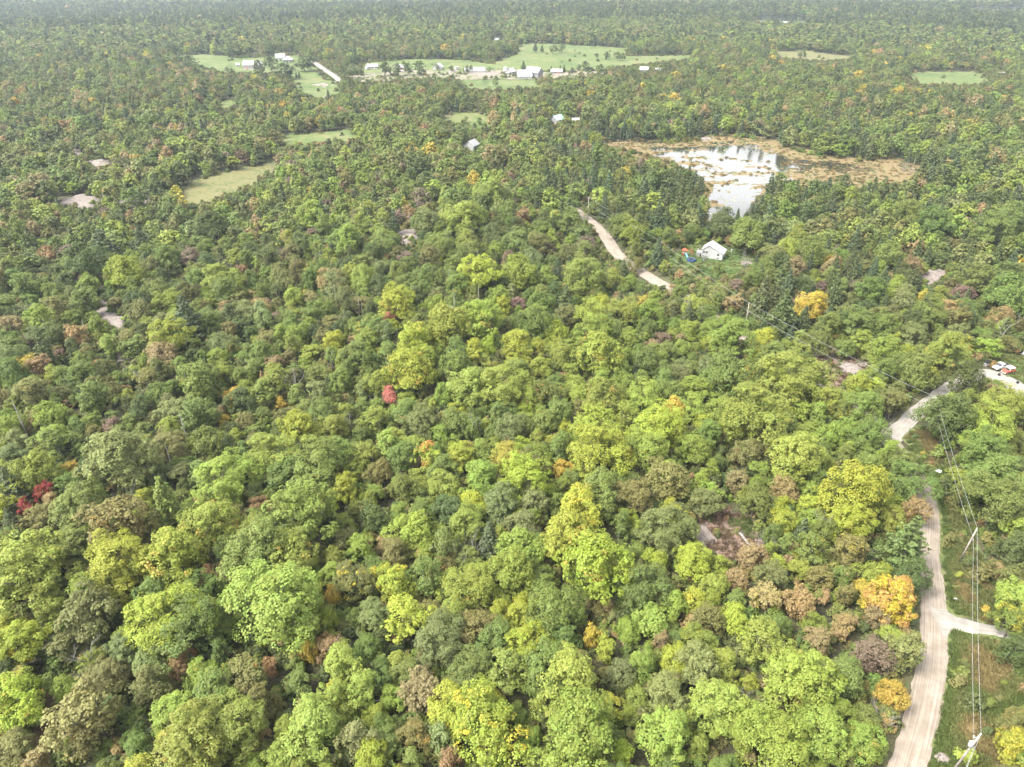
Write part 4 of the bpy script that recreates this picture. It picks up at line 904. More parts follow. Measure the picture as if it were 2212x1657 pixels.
def grass():
    protos = [tuft_mesh('tuft', 5 + k, 60, .45, .55) for k in range(3)]; pts = []; tint = []
    for nm, P in FIELD_G:
        if nm != 'grass_verge' and nm != 'soil_clearing' and nm != 'lawn': continue
        A = np.array(P); n = 7000 if nm == 'grass_verge' else 1500; x = rng.uniform(A[:, 0].min(), A[:, 0].max(), n); y = rng.uniform(A[:, 1].min(), A[:, 1].max(), n)
        k = inpoly(x, y, P)
        for L, w in ((ROAD, 2.9), (DRIVE, 2.6), (LANE, 2.9)): k &= segdist(x, y, L) > w
        if nm == 'soil_clearing': k &= rng.random(n) < .3
        if nm == 'lawn': k &= rng.random(n) < .5
        x, y = x[k], y[k]; rd = segdist(x, y, ROAD)
        for a, b, r_ in zip(x, y, rd):
            q = mnoise.noise((a * .11, b * .11, 4.)) + .5 * mnoise.noise((a * .35, b * .35, 2.))
            pts.append((a, b, float(hgt(a, b)) + .05)); base = np.array((.22, .18, .075)) if q > .12 and r_ > 4.5 and nm != 'lawn' else np.array((.11, .15, .042)) if r_ < 4 or q < -.2 else np.array((.145, .16, .055))
            base = np.array((.16, .115, .07)) if nm == 'soil_clearing' and q > -.15 else base; tint.append(base * random.uniform(.75, 1.25))
    for q in REEDS[:800]:
        pts.append((q[0], q[1], q[2] - .05)); tint.append(np.array(random.choice([(.22, .17, .07), (.21, .14, .06), (.15, .15, .055), (.25, .20, .09)])) * random.uniform(.7, 1.2))
    n = len(pts); s = rng.uniform(.6, 1.5, n); s[-800:] *= 1.5
    scatter('grass', protos, pts, np.stack([np.zeros(n), np.zeros(n), rng.uniform(0, 6.28, n)], -1), np.stack([s, s, s], -1), rng.integers(0, 3, n), np.array(tint), np.tile(TAN, (n, 1)), rng.uniform(-.3, .2, n), 'rough green and straw coloured grass on the verges and clearings', 'grass')
grass()
# ------------------------------------------------------------------ dead trees, logs, shrubs
def gz(p): return (float(p[0]), float(p[1]), float(hgt(p[0], p[1])))
DEAD_AT = [  # base pixel, prototype, scale, label
 ((204, 1462), 0, 1.15, 'bleached forked dead tree beside the bare soil clearing'), ((283, 1100), 3, 1.2, 'grey bare brushy dead shrub behind the red maple'), ((165, 1490), 3, .8, 'low tangle of dead grey branches on the bare soil clearing'),
 ((742, 1440), 0, 1.0, 'thin pale dead tree among olive bushes in the wood'), ((1020, 1225), 3, 1.4, 'cluster of bare grey stems between lime maples'), ((1752, 1165), 1, .85, 'bare grey dead tree near the yellow-green maple by the road'),
 ((88, 585), 2, .8, 'leaning white dead trunk in the scrub left of the pines'), ((80, 580), 4, .7, 'taller white dead trunk in the scrub beside the leaning one'), ((572, 722), 0, .9, 'white dead tree rising above grey-green poplars'), ((643, 850), 2, 1.0, 'slim white dead trunk beside the rusty dead conifer'),
 ((326, 865), 3, 1.1, 'brown bare brush at the edge of the dense wood'), ((160, 788), 0, .55, 'short bleached dead tree beside the small granite hump'), ((778, 690), 4, .8, 'grey bare trunk under a dark airy tree'), ((784, 694), 2, .8, 'second grey bare trunk under a dark airy tree'), ((745, 715), 3, 1.0, 'grey bare stems below the pinkish red maple'),
 ((2152, 752), 1, 1.15, 'tall spreading leafless tree at the head of the gravel lane'), ((1556, 296), 4, .95, 'tall pale snag at the tip of the pond'), ((1680, 318), 4, .7, 'slim white snag leaning on the pond bank'), ((1404, 322), 2, .5, 'short white stump standing in the pond sedge'), ((1448, 308), 3, .9, 'grey dead bush on the far pond bank'),
 ((1950, 372), 3, 1.3, 'grey dead bush at the dry end of the marsh'), ((1965, 380), 3, 1.1, 'second grey dead bush at the dry end of the marsh'), ((1972, 362), 2, .8, 'grey dead pole at the dry end of the marsh'), ((1610, 580), 3, 1.2, 'leafless grey bush on the lawn by the white house'), ((1520, 566), 3, 1.5, 'bare branching tree in front of the white house'),
 ((1898, 1570), 3, 1.0, 'grey leafless bush beside the road bend'), ((1880, 1222), 0, .6, 'small bare dead tree among yellow bushes by the road'), ((1606, 1520), 0, .6, 'small bare dead branches in a gap between maples'), ((1645, 1200), 3, 1.0, 'fan of bare pale twigs beside the fallen log'), ((1340, 300), 2, .9, 'bare grey stem at the narrow end of the pond'), ((1352, 302), 2, .8, 'second bare grey stem at the narrow end of the pond'), ((590, 372), 0, .9, 'pale leafless tree at the corner of the hay field'),
 ((1900, 950), 3, 1.3, 'pale sparse willow brush by the lane junction'), ((2030, 700), 3, 1.2, 'grey bare brush behind the yard')]
for px, k, s, lb in DEAD_AT:
    p = ground(*px); r_ = empty('dead_tree', gz(p), random.uniform(0, 6.28), s); tag(r_, lb, 'dead tree', 'bare dead trees'); link('trunk', DEAD[k], r_)
# more bare stems standing through the scrubbier wood
_k = 0; _tot = {}
for _ in range(4000):
    if _k >= 40: break
    px_, py_ = random.uniform(0, 1150), random.uniform(430, 1120)
    if random.random() < .25: px_, py_ = random.uniform(600, 1700), random.uniform(430, 800)
    p = ground(px_, py_)
    if forbidden(np.array([p[0]]), np.array([p[1]]), np.array([3.]), np.array([8.]))[0]: continue
    _k += 1; mk = min((math.hypot(p[0] - q[0], p[1] - q[1]), nm) for q, nm in MARKS)[1]; kk = random.choice([0, 1, 2, 3, 4])
    ds_ = ['pale forked dead tree', 'tall forked dead tree', 'straight dead pole', 'bare grey brush', 'tall straight dead pole'][kk]
    s_ = random.uniform(.75, 1.15); r_ = empty('dead_tree', gz(p), random.uniform(0, 6.28), s_); n_ = _tot[(ds_, mk)] = _tot.get((ds_, mk), 0) + 1
    tag(r_, f'{["", "another ", "yet another ", "one more "][min(n_ - 1, 3)]}{ds_} among leafy crowns near {mk}', 'dead tree', 'bare dead trees'); link('trunk', DEAD[kk], r_)
def log(p0, p1, r, name, lb):
    a, b = Vector(gz(ground(*p0))), Vector(gz(ground(*p1))); c = (a + b) / 2; a -= c; b -= c; up = Vector((0, 0, r * .8))
    mb = MB(); mb.tube([a + up, (a * .5 + up) + Vector((.1, 0, .05)), b * .5 + up, b + up], [r, r * .95, r * .8, r * .55], 8)
    for t, dx, dy in ((.3, .7, .3), (.6, -.5, .5), (.8, .4, -.5)):
        q = a.lerp(b, t) + up; mb.tube([q, q + Vector((dx, dy, .45))], [r * .4, r * .12], 5)
    o = mb.build(name, M['deadwood'], None, True); o.location = c; tag(o, lb, 'log')
log((1592, 1148), (1622, 1184), .34, 'fallen_log', 'straight pale fallen log on the bare soil clearing')
log((2000, 1026), (2022, 1018), .16, 'fallen_branch', 'thin pale fallen branch next to a white boulder')
def boulder(px, s, m, name, lb):
    me = bpy.data.meshes.new(name); bm = bmesh.new(); bmesh.ops.create_icosphere(bm, subdivisions=3, radius=1)
    for v in bm.verts:
        k = 1 + .28 * mnoise.noise(v.co * 1.6 + Vector((s * 9, 0, 0))) + .1 * mnoise.noise(v.co * 4); v.co = Vector((v.co.x * k * s * 1.25, v.co.y * k * s, v.co.z * k * s * .62))
    bm.to_mesh(me); bm.free(); me.materials.append(m); p = gz(ground(*px)); o = link(name, me); o.location = (p[0], p[1], p[2] + s * .25); tag(o, lb, 'boulder'); return o
boulder((2027, 1020), .7, M['porcelain'], 'boulder', 'bright white boulder in the power line clearing')
boulder((1988, 988), .6, M['rock'], 'boulder', 'grey boulder at the edge of the road hidden by maples')
boulder((2064, 1296), .45, M['porcelain'], 'boulder', 'small white stone in the grass above the driveway')
boulder((1452, 583), .8, M['rock'], 'boulder', 'rounded boulder on the bank between road and lawn')
boulder((2035, 1640), .9, M['rock'], 'boulder', 'flat grey stone on the verge below the transformer pole')
for (px, s, c, lb) in [((2072, 1462), 1.0, 'M', 'low green shrub on the grass verge under the wires'), ((2068, 1480), .8, 'O', 'low olive shrub on the grass verge under the wires'), ((2105, 1530), 1.25, 'D', 'dark shrub on the verge above the transformer pole'), ((2085, 1645), 1.0, 'L', 'lime shrub on the verge beside the flat grey stone'), ((2100, 1090), 1.2, 'M', 'leafy shrub beside the leaning power pole'), ((2060, 1100), 1.1, 'O', 'olive shrub in the power line clearing'), ((2035, 1060), 1.3, 'D', 'dark shrub by the white boulder clearing'), ((2022, 985), 1.3, 'M', 'round green shrub where the clearing narrows'), ((2045, 1180), 1.0, 'O', 'olive shrub between road and leaning power pole'), ((1992, 985), .55, 'Y', 'tiny yellow bush at the road edge by the clearing'), ((2126, 1320), .6, 'Y', 'tiny yellow bush above the driveway'), ((2120, 1250), 1.4, 'O', 'spreading olive shrub above the driveway'), ((2090, 1220), 1.0, 'D', 'dark shrub at the foot of the leaning power pole'), ((1466, 570), 1.1, 'M', 'round shrub on the lawn by the red play tower'), ((1548, 590), 1.5, 'M', 'green shrub below the white house wall'), ((1505, 588), 1.3, 'O', 'olive shrub below the trampoline')]:
    cm, tm, W0, H0 = random.choice(PROTO['shrub']); r_ = empty('shrub', gz(ground(*px)), random.uniform(0, 6.28), s); tag(r_, lb, 'shrub', 'shrubs of the verges and yards')
    link('stem', tm, r_); cr = link('foliage', cm, r_); cr['tint'] = [float(v) for v in jit_tint(c)]; cr['accent'] = list(TAN); cr['amt'] = -.1

# ------------------------------------------------------------------ power line
POLES = [((1272, 427), (1270, 466), 'slim weathered power pole where the road leaves the trees'), ((1428, 523), (1421, 562), 'weathered power pole by the lawn of the white house'), ((1618, 656), (1614, 704), 'power pole standing among dark cedars'), ((2022, 861), (2000, 928), 'tall power pole beside the pale gravel lane'), ((2110, 1143), (2070, 1209), 'power pole leaning over the clearing beside the gravel road'), ((2118, 1587), None, 'power pole carrying a white transformer on the verge'), (None, (1960, 1930), 'power pole standing further down the gravel road')]
tops = []; lows = []
for tp, bp, lb in POLES:
    hh = 10.8
    if tp is None: b = np.array(gz(ground(*bp))); t = b + np.array([.1, 0, hh])
    else:
        t = ground(*tp, hh)
        if bp is None: b = np.array(gz((t[0] - 1.0, t[1] + .3)))
        else:
            b = np.array(gz(ground(*bp))); off = b[:2] - t[:2]; L = np.linalg.norm(off); print('pole offset', L)
            b = np.array(gz(t[:2] + off * min(1, 1.5 / max(L, 1e-6))))
    r_ = empty('utility_pole', tuple(b)); tag(r_, lb, 'utility pole', 'poles of the road power line')
    d = Vector(t - b); MB().tube([Vector((0, 0, -.8)), d * .5, d], [.19, .165, .13], 10).build('pole', M['polewood'], r_, True)
    MB().tube([d + Vector((0, 0, -.05)), d + Vector((0, 0, .16)), d + Vector((0, 0, .34))], [.05, .11, .06], 8).build('insulator', M['porcelain'], r_, True)
    lo = d * .68
    br = MB().box(-.05, .55, -.05, .05, lo.z - .05, lo.z + .05, 0, (lo.x, lo.y)).build('bracket', M['steel'], r_)
    MB().tube([lo + Vector((.5, 0, .03)), lo + Vector((.5, 0, .28))], [.09, .06], 8).build('insulator', M['porcelain'], r_, True)
    if 'transformer' in lb:
        q = d * .80; c = q + Vector((-.55, -.15, 0))
        tr = MB().tube([c + Vector((0, 0, -.55)), c + Vector((0, 0, -.5)), c + Vector((0, 0, .42)), c + Vector((0, 0, .5))], [.26, .33, .33, .27], 14).build('transformer', M['porcelain'], r_, True)
        MB().tube([c + Vector((.1, 0, .48)), c + Vector((.12, 0, .8))], [.07, .05], 6).build('bushing', M['porcelain'], tr, True)
        cut = d * .93; MB().box(-.75, .05, -.05, .05, cut.z - .05, cut.z + .05, 0, (cut.x, cut.y)).tube([cut + Vector((-.7, 0, 0)), cut + Vector((-.85, 0, .45))], .09, 6).build('fuse_arm', M['steel'], r_)
    tops.append(Vector(t) + Vector((0, 0, .3))); lows.append(Vector(b) + lo + Vector((.5, 0, .28)))
def wire(pts, sag, lb, name):
    mb = MB(); P = [Vector((-330 + 0, 720, 8.))] * 0 + pts
    line = []
    for a, b in zip(P[:-1], P[1:]):
        n = 14
        for k in range(n): t = k / n; q = a.lerp(b, t); q.z -= sag * (b - a).length / 60 * 4 * t * (1 - t); line.append(q)
    line.append(P[-1]); c = line[0].copy(); mb.tube([q - c for q in line], .024, 5); o = mb.build(name, M['wirecoat']); o.location = c; tag(o, lb, 'wire', 'wires of the road power line')
wire(tops, .7, 'thin pale upper wire strung between the pole tops', 'power_wire'); wire(lows, .9, 'thin pale lower wire strung below the pole tops', 'power_wire')

# ------------------------------------------------------------------ buildings
def window(par, mb_frame, cx, cz, w, h, face_y, name='window'):
    """a framed window on a wall whose outside is -y at face_y"""
    f = MB().box(cx - w / 2 - .09, cx + w / 2 + .09, face_y - .06, face_y + .04, cz - h / 2 - .09, cz + h / 2 + .09).build(name, M['whitewall'], par)
    MB().box(cx - w / 2, cx - .04, face_y - .075, face_y - .02, cz - h / 2, cz + h / 2).build('pane', M['glass'], f)
    MB().box(cx + .04, cx + w / 2, face_y - .075, face_y - .02, cz - h / 2, cz + h / 2).build('pane', M['glass'], f)
def roof_slabs(par, L, W, zw, hr, m, over=.45, th=.14, name='roof', seams=0):
    """two pitched slabs, ridge along x"""
    sl = hr / (W / 2); e = W / 2 + over; o = None
    for s in (-1, 1):
        mb = MB(); vs = []
        for x in (-L / 2 - over, L / 2 + over):
            vs += [(x, 0, zw + hr), (x, s * e, zw - over * sl), (x, s * e, zw - over * sl + th), (x, 0, zw + hr + th)]
        mb.add(vs, [(0, 1, 2, 3), (7, 6, 5, 4), (0, 4, 5, 1), (1, 5, 6, 2), (2, 6, 7, 3), (3, 7, 4, 0)])
        o = mb.build(name, m, par)
        if seams:
            for k in range(1, seams):
                x = -L / 2 + L * k / seams
                q = MB(); q.add([(x - .05, 0, zw + hr + th), (x + .05, 0, zw + hr + th), (x + .05, s * e, zw - over * sl + th), (x - .05, s * e, zw - over * sl + th), (x - .05, 0, zw + hr + th + .07), (x + .05, 0, zw + hr + th + .07), (x + .05, s * e, zw - over * sl + th + .07), (x - .05, s * e, zw - over * sl + th + .07)], [(3, 2, 1, 0), (4, 5, 6, 7), (0, 1, 5, 4), (1, 2, 6, 5), (2, 3, 7, 6), (3, 0, 4, 7)])
                q.build('roof_seam', m, o)
def gable(name, px, L, W, hw, hr, rot, wall, roof, label, cat, wins=(), door=None, group=None, base=None, chimney=False, lift=0.25, seams=0, big_door=None):
    p = gz(ground(*px)); r_ = empty(name, (p[0], p[1], p[2] + lift), R(rot)); tag(r_, label, cat, group)
    mb = MB(); prof = [(-W / 2, -2.), (W / 2, -2.), (W / 2, hw), (0, hw + hr), (-W / 2, hw)]
    vs = [(-L / 2, y, z) for y, z in prof] + [(L / 2, y, z) for y, z in prof]
    mb.add(vs, [(4, 3, 2, 1, 0), (5, 6, 7, 8, 9), (0, 1, 6, 5), (1, 2, 7, 6), (2, 3, 8, 7), (3, 4, 9, 8), (4, 0, 5, 9)]); mb.build('wall', M[wall], r_)
    roof_slabs(r_, L, W, hw, hr, M[roof], seams=seams)
    if base: MB().box(-L / 2 - .06, L / 2 + .06, -W / 2 - .06, W / 2 + .06, -2, base).build('foundation', M['foundation'], r_)
    for cx, cz, w, h in wins: window(r_, None, cx, cz, w, h, -W / 2)
    if door is not None:
        dd = MB().box(door - .5, door + .5, -W / 2 - .06, -W / 2 + .03, 0, 2.1).build('door', M['greywood'], r_); MB().box(door + .3, door + .38, -W / 2 - .12, -W / 2 - .05, .95, 1.1).build('handle', M['steel'], dd)
    if big_door: MB().box(big_door - 1.6, big_door + 1.6, -W / 2 - .07, -W / 2 + .03, 0, min(3.2, hw - .3)).build('barn_door', M['redbarn'], r_)
    if chimney: MB().box(L * .2 - .35, L * .2 + .35, -.35, .35, hw + hr - .6, hw + hr + 1.0).build('chimney', M['foundation'], r_)
    return r_
def hip(name, px, L, W, hw, hr, rot, wall, roof, label, wins=()):
    p = gz(ground(*px)); r_ = empty(name, (p[0], p[1], p[2] + .25), R(rot)); tag(r_, label, 'house')
    MB().box(-L / 2, L / 2, -W / 2, W / 2, -2, hw).build('wall', M[wall], r_)
    e = .5; k = max(.3, (L - W) / 2); mb = MB()
    mb.add([(-L / 2 - e, -W / 2 - e, hw - .05), (L / 2 + e, -W / 2 - e, hw - .05), (L / 2 + e, W / 2 + e, hw - .05), (-L / 2 - e, W / 2 + e, hw - .05), (-k, 0, hw + hr), (k, 0, hw + hr)], [(0, 1, 5, 4), (1, 2, 5), (2, 3, 4, 5), (3, 0, 4), (3, 2, 1, 0)]); mb.build('roof', M[roof], r_)
    for cx, cz, w, h in wins: window(r_, None, cx, cz, w, h, -W / 2)
    return r_
# the white house on the lawn: saltbox gable front, shifted ridge
def white_house():
    p = gz(ground(1538, 561)); r_ = empty('white_house', (p[0], p[1] + 1.0, p[2] + .1), R(-26), .8); tag(r_, 'white two-storey house with pale grey roof on a small lawn', 'house')
    w, d, h = 11.0, 8.0, 4.4; ax = -2.2; pk = 3.1
    prof = [(-w / 2, -2), (w / 2, -2), (w / 2, h - .9), (ax, h + pk - .5), (-w / 2, h)]
    MB().prism(prof, 0, d).build('wall', M['whitewall'], r_)
    for (x0, z0), (x1, z1) in (((-w / 2 - .5, h - .42), (ax, h + pk - .5)), ((ax, h + pk - .5), (w / 2 + .6, h - .9 - .36))):
        MB().add([(x0, -.5, z0), (x1, -.5, z1), (x1, d + .5, z1), (x0, d + .5, z0), (x0, -.5, z0 + .16), (x1, -.5, z1 + .16), (x1, d + .5, z1 + .16), (x0, d + .5, z0 + .16)], [(3, 2, 1, 0), (4, 5, 6, 7), (0, 1, 5, 4), (1, 2, 6, 5), (2, 3, 7, 6), (3, 0, 4, 7)]).build('roof', M['greyroof'], r_)
    for cx, cz, ww, hh in ((-4.4, 3.1, 1.1, 1.2), (-3.0, 3.1, 1.1, 1.2), (-4.4, .9, .9, .6), (-3.2, .9, .9, .6), (3.2, 2.6, 1.0, 1.2), (3.2, .7, 1.2, .55)): window(r_, None, cx, cz, ww, hh, 0)
    dr = MB().box(-w / 2 - .06, -w / 2 + .03, 2.2, 3.1, 1.9, 4.0).build('door', M['glass'], r_); MB().box(-w / 2 - .12, -w / 2 - .05, 2.3, 2.38, 2.9, 3.0).build('handle', M['steel'], dr)
    dk = MB().box(-w / 2 - 3.0, -w / 2, .8, 5.0, 1.68, 1.85).build('deck', M['greywood'], r_)
    for x, y in ((-w / 2 - 2.9, .9), (-w / 2 - 2.9, 4.9), (-w / 2 - 1.5, .9), (-w / 2 - .2, .9), (-w / 2 - 2.9, 2.9)): MB().box(x - .06, x + .06, y - .06, y + .06, -1.5, 2.85).build('post', M['whitewall'], dk)
    MB().box(-w / 2 - 2.95, -w / 2 - .05, .86, .94, 2.78, 2.88).box(-w / 2 - 2.95, -w / 2 - 2.86, .9, 4.9, 2.78, 2.88).build('rail', M['whitewall'], dk)
    for k in range(7): MB().box(-w / 2 - 2.2, -w / 2 - .9, .5 - .28 * k, .78 - .28 * k, 1.5 - .24 * k, 1.62 - .24 * k).build('step', M['greywood'], dk)
white_house()
# trampoline
def trampoline():
    p = gz(ground(1493, 565)); r_ = empty('trampoline', (p[0], p[1], p[2] + .12)); tag(r_, 'round blue skirted trampoline with tall net posts on the lawn', 'trampoline')
    def ringpts(r, z, n=20): return [(r * math.cos(2 * math.pi * k / n), r * math.sin(2 * math.pi * k / n), z) for k in range(n)]
    a, b = ringpts(1.75, .95), ringpts(1.3, .92); n = 20; MB().add(a + b + ringpts(1.78, .3), [(k, (k + 1) % n, n + (k + 1) % n, n + k) for k in range(n)] + [(k, 2 * n + k, 2 * n + (k + 1) % n, (k + 1) % n) for k in range(n)]).build('skirt', M['bluevinyl'], r_)
    MB().add(ringpts(1.32, .9), [tuple(range(20))]).build('mat', M['black'], r_)
    for k in range(6):
        t = k / 6 * 6.283; MB().tube([(1.75 * math.cos(t), 1.75 * math.sin(t), -.2), (1.75 * math.cos(t), 1.75 * math.sin(t), 2.6)], .05, 6).build('net_post', M['black'], r_)
    for k in range(4): t = k / 4 * 6.283 + .3; MB().tube([(1.6 * math.cos(t), 1.6 * math.sin(t), -.2), (1.6 * math.cos(t), 1.6 * math.sin(t), .9)], .05, 6).build('leg', M['steel'], r_)
    tp = ringpts(1.75, 2.58, 20); MB().tube(tp + tp[:1], .04, 5, False).build('net_rail', M['black'], r_)
trampoline()
def playset():
    p = gz(ground(1478, 552)); r_ = empty('play_tower', p, R(15)); tag(r_, 'red play tower with light blue slide and swing beam', 'playset')
    for x in (-.7, .7):
        for y in (-.7, .7): MB().box(x - .07, x + .07, y - .07, y + .07, -.3, 2.6).build('post', M['redplastic'], r_)
    MB().box(-.75, .75, -.75, .75, 1.2, 1.32).build('platform', M['greywood'], r_)
    MB().add([(-.95, -.95, 2.55), (.95, -.95, 2.55), (.95, .95, 2.55), (-.95, .95, 2.55), (0, 0, 3.5)], [(0, 1, 4), (1, 2, 4), (2, 3, 4), (3, 0, 4), (3, 2, 1, 0)]).build('roof', M['redplastic'], r_)
    sl = MB(); prof = [(-.75, 1.32), (-1.4, 1.1), (-2.6, .35), (-3.2, .15)]
    vs = []
    for y, z in prof: vs += [(-.35, y, z + .22), (-.3, y, z), (.3, y, z), (.35, y, z + .22)]
    sl.add(vs, [(i * 4 + k, i * 4 + k + 1, i * 4 + k + 5, i * 4 + k + 4) for i in range(3) for k in range(3)]); sl.build('slide', M['slideblue'], r_)
    bm_ = MB().tube([(.7, 0, 2.3), (3.6, 0, 2.3)], .08, 6).build('swing_beam', M['redplastic'], r_)
    for y in (-.9, .9): MB().tube([(3.6, 0, 2.3), (3.7, y, -.2)], .06, 6).build('leg', M['redplastic'], r_)
    for x in (1.6, 2.6):
        sw = MB().box(x - .22, x + .22, -.1, .1, .45, .5).build('swing_seat', M['black'], r_); MB().tube([(x - .2, 0, .48), (x - .2, 0, 2.28)], .015, 4).tube([(x + .2, 0, .48), (x + .2, 0, 2.28)], .015, 4).build('chain', M['steel'], sw)
playset()
def pool():
    p = gz(ground(850, 485)); r_ = empty('above_ground_pool', p); tag(r_, 'old round above-ground pool with pale wall in the brush', 'pool')
    n = 24; rg = lambda r, z: [(r * math.cos(2 * math.pi * k / n), r * math.sin(2 * math.pi * k / n), z) for k in range(n)]
    MB().add(rg(2.6, -.3) + rg(2.6, 1.3) + rg(2.5, 1.3) + rg(2.5, .2), [(j * n + k, j * n + (k + 1) % n, (j + 1) * n + (k + 1) % n, (j + 1) * n + k) for j in range(3) for k in range(n)]).build('pool_wall', M['poolwall'], r_)
    MB().add(rg(2.72, 1.3) + rg(2.72, 1.38) + rg(2.42, 1.38) + rg(2.42, 1.3), [(j * n + k, j * n + (k + 1) % n, ((j + 1) % 4) * n + (k + 1) % n, ((j + 1) % 4) * n + k) for j in range(4) for k in range(n)]).build('rim', M['porcelain'], r_)
    MB().add(rg(2.5, .9), [tuple(range(n))]).build('pool_water', M['water'], r_)
    for k in range(10): t = k / 10 * 6.283; MB().box(-.06, .06, -.03, .03, -.3, 1.34, t, (2.66 * math.cos(t), 2.66 * math.sin(t))).build('upright', M['steel'], r_)
pool()
# vehicles
def vehicle(name, px, rot, L, W, prof_body, prof_cab, mbody, mcab, label, wheel_r=.36, glass=(), extra=None, lift=.12, group=None):
    p = gz(ground(*px)); r_ = empty(name, (p[0], p[1], p[2] + lift), R(rot)); tag(r_, label, 'vehicle', group)
    def bev(prof, w):
        m_ = MB(); n = len(prof); vs = [(x, -w / 2, z) for x, z in prof] + [(x, w / 2, z) for x, z in prof]
        return m_.add(vs, [tuple(range(n)), tuple(range(2 * n - 1, n - 1, -1))] + [(i, (i + 1) % n, (i + 1) % n + n, i + n) for i in range(n)])
    def bevel(o, k):
        bm = bmesh.new(); bm.from_mesh(o.data); bmesh.ops.bevel(bm, geom=bm.edges[:], offset=k, segments=2, affect='EDGES'); bm.to_mesh(o.data); bm.free()
    bevel(bev(prof_body, W).build('body', M[mbody], r_), .05)
    c = bev(prof_cab, W * .9).build('cabin', M[mcab], r_); bevel(c, .05)
    for x0, x1, z0, z1, face in glass:
        if face == 'side':
            for s in (-1, 1): MB().box(x0, x1, s * W * .45 - .012, s * W * .45 + .012, z0, z1).build('window', M['glass'], r_)
        else:
            MB().add([(x0, -W * .38, z0), (x0, W * .38, z0), (x1, W * .36, z1), (x1, -W * .36, z1), (x0 + face, -W * .38, z0 + .02), (x0 + face, W * .38, z0 + .02), (x1 + face, W * .36, z1 + .02), (x1 + face, -W * .36, z1 + .02)], [(0, 1, 2, 3), (7, 6, 5, 4), (0, 4, 5, 1), (1, 5, 6, 2), (2, 6, 7, 3), (3, 7, 4, 0)]).build('windshield', M['glass'], r_)
    for x in (-L * .31, L * .31):
        for s in (-1, 1):
            y = s * (W / 2 - .08); wh = MB().tube([(x, y - .11, wheel_r), (x, y + .11, wheel_r)], wheel_r, 16).build('wheel', M['black'], r_); MB().tube([(x, y + s * .1, wheel_r), (x, y + s * .125, wheel_r)], wheel_r * .55, 10).build('rim', M['steel'], wh)
    for s in (-1, 1): MB().box(L / 2 - .02, L / 2 + .03, s * W * .36 - .14, s * W * .36 + .14, .68, .86).build('headlight', M['porcelain'], r_)
    MB().box(L / 2 - .05, L / 2 + .1, -W * .46, W * .46, .4, .56).build('bumper', M['steel'], r_)
    if extra: extra(r_)
    return r_
def pick_bed(r_):
    MB().box(-2.55, -.55, -.78, .78, 1.165, 1.18).build('bed_floor', M['black'], r_)
vehicle('pickup_truck', (2161, 796), 200, 5.3, 1.95, [(-2.65, .42), (2.62, .42), (2.65, .95), (1.25, 1.12), (-2.65, 1.12)], [(-.5, 1.1), (1.35, 1.1), (.75, 1.82), (-.4, 1.86)], 'whitepaint', 'whitepaint', 'white pickup truck parked on the grass beside a red jeep', glass=[(-.3, .65, 1.3, 1.7, 'side'), (1.36, .80, 1.16, 1.76, .02)], extra=pick_bed)
vehicle('jeep', (2176, 806), 200, 3.9, 1.75, [(-1.95, .5), (1.93, .5), (1.95, 1.0), (.7, 1.12), (-1.95, 1.12)], [(-1.9, 1.1), (.65, 1.1), (.45, 1.8), (-1.85, 1.84)], 'redpaint', 'creampaint', 'red jeep with cream hard top beside the white pickup', glass=[(-.2, .4, 1.25, 1.65, 'side'), (-1.6, -.5, 1.25, 1.65, 'side'), (.72, .5, 1.16, 1.74, .02)])
def tractor():
    p = gz(ground(2200, 765)); r_ = empty('garden_tractor', p, R(160)); tag(r_, 'small red tractor with black seat at the edge of the yard', 'tractor')
    MB().box(.1, 1.35, -.32, .32, .55, 1.05).build('hood', M['redpaint'], r_); MB().box(-.9, .15, -.3, .3, .45, .72).build('frame', M['black'], r_)
    MB().box(-.75, -.3, -.25, .25, .8, .92).box(-.82, -.7, -.25, .25, .9, 1.35).build('seat', M['black'], r_)
    MB().tube([(.1, 0, 1.0), (-.15, 0, 1.3)], .03, 6).build('steering_column', M['black'], r_)
    for x, rr in ((-.55, .55), (1.0, .34)):
        for s in (-1, 1): wh = MB().tube([(x, s * .55 - .13, rr), (x, s * .55 + .13, rr)], rr, 14).build('wheel', M['black'], r_); MB().tube([(x, s * .68, rr), (x, s * .7, rr)], rr * .5, 10).build('rim', M['creampaint'], wh)
tractor()
def tank(px, r, L, lb):
    p = gz(ground(*px)); r_ = empty('storage_tank', p, R(40)); tag(r_, lb, 'tank')
    MB().tube([(-L / 2, 0, r + .25), (-L / 2 + .15, 0, r + .25), (L / 2 - .15, 0, r + .25), (L / 2, 0, r + .25)], [r * .7, r, r, r * .7], 14).build('shell', M['porcelain'], r_, True)
    for x in (-L * .3, L * .3): MB().box(x - .08, x + .08, -r * .7, r * .7, -.2, .5).build('cradle', M['steel'], r_)
    MB().tube([(0, 0, 2 * r + .2), (0, 0, 2 * r + .4)], .18, 10).build('lid', M['steel'], r_)
tank((2211, 768), .55, 1.8, 'small white tank on a cradle behind the red tractor')
def bucket(px, lb):
    p = gz(ground(*px)); o = empty('bucket', (p[0], p[1], p[2] + .15)); tag(o, lb, 'bucket', 'black buckets along the gravel lane'); n = 16
    rg = lambda r, z: [(r * math.cos(2 * math.pi * k / n), r * math.sin(2 * math.pi * k / n), z) for k in range(n)]
    MB().add(rg(.3, 0) + rg(.38, .6) + rg(.41, .62) + rg(.36, .62) + rg(.28, .06), [(j * n + k, j * n + (k + 1) % n, (j + 1) * n + (k + 1) % n, (j + 1) * n + k) for j in range(4) for k in range(n)] + [tuple(range(n)), tuple(4 * n + k for k in range(n))]).build('body', M['black'], o)
    MB().tube([(.39 * math.cos(t), .1, .6 + .3 * math.sin(t)) for t in [k / 8 * math.pi for k in range(9)]], .02, 5).build('handle', M['steel'], o)
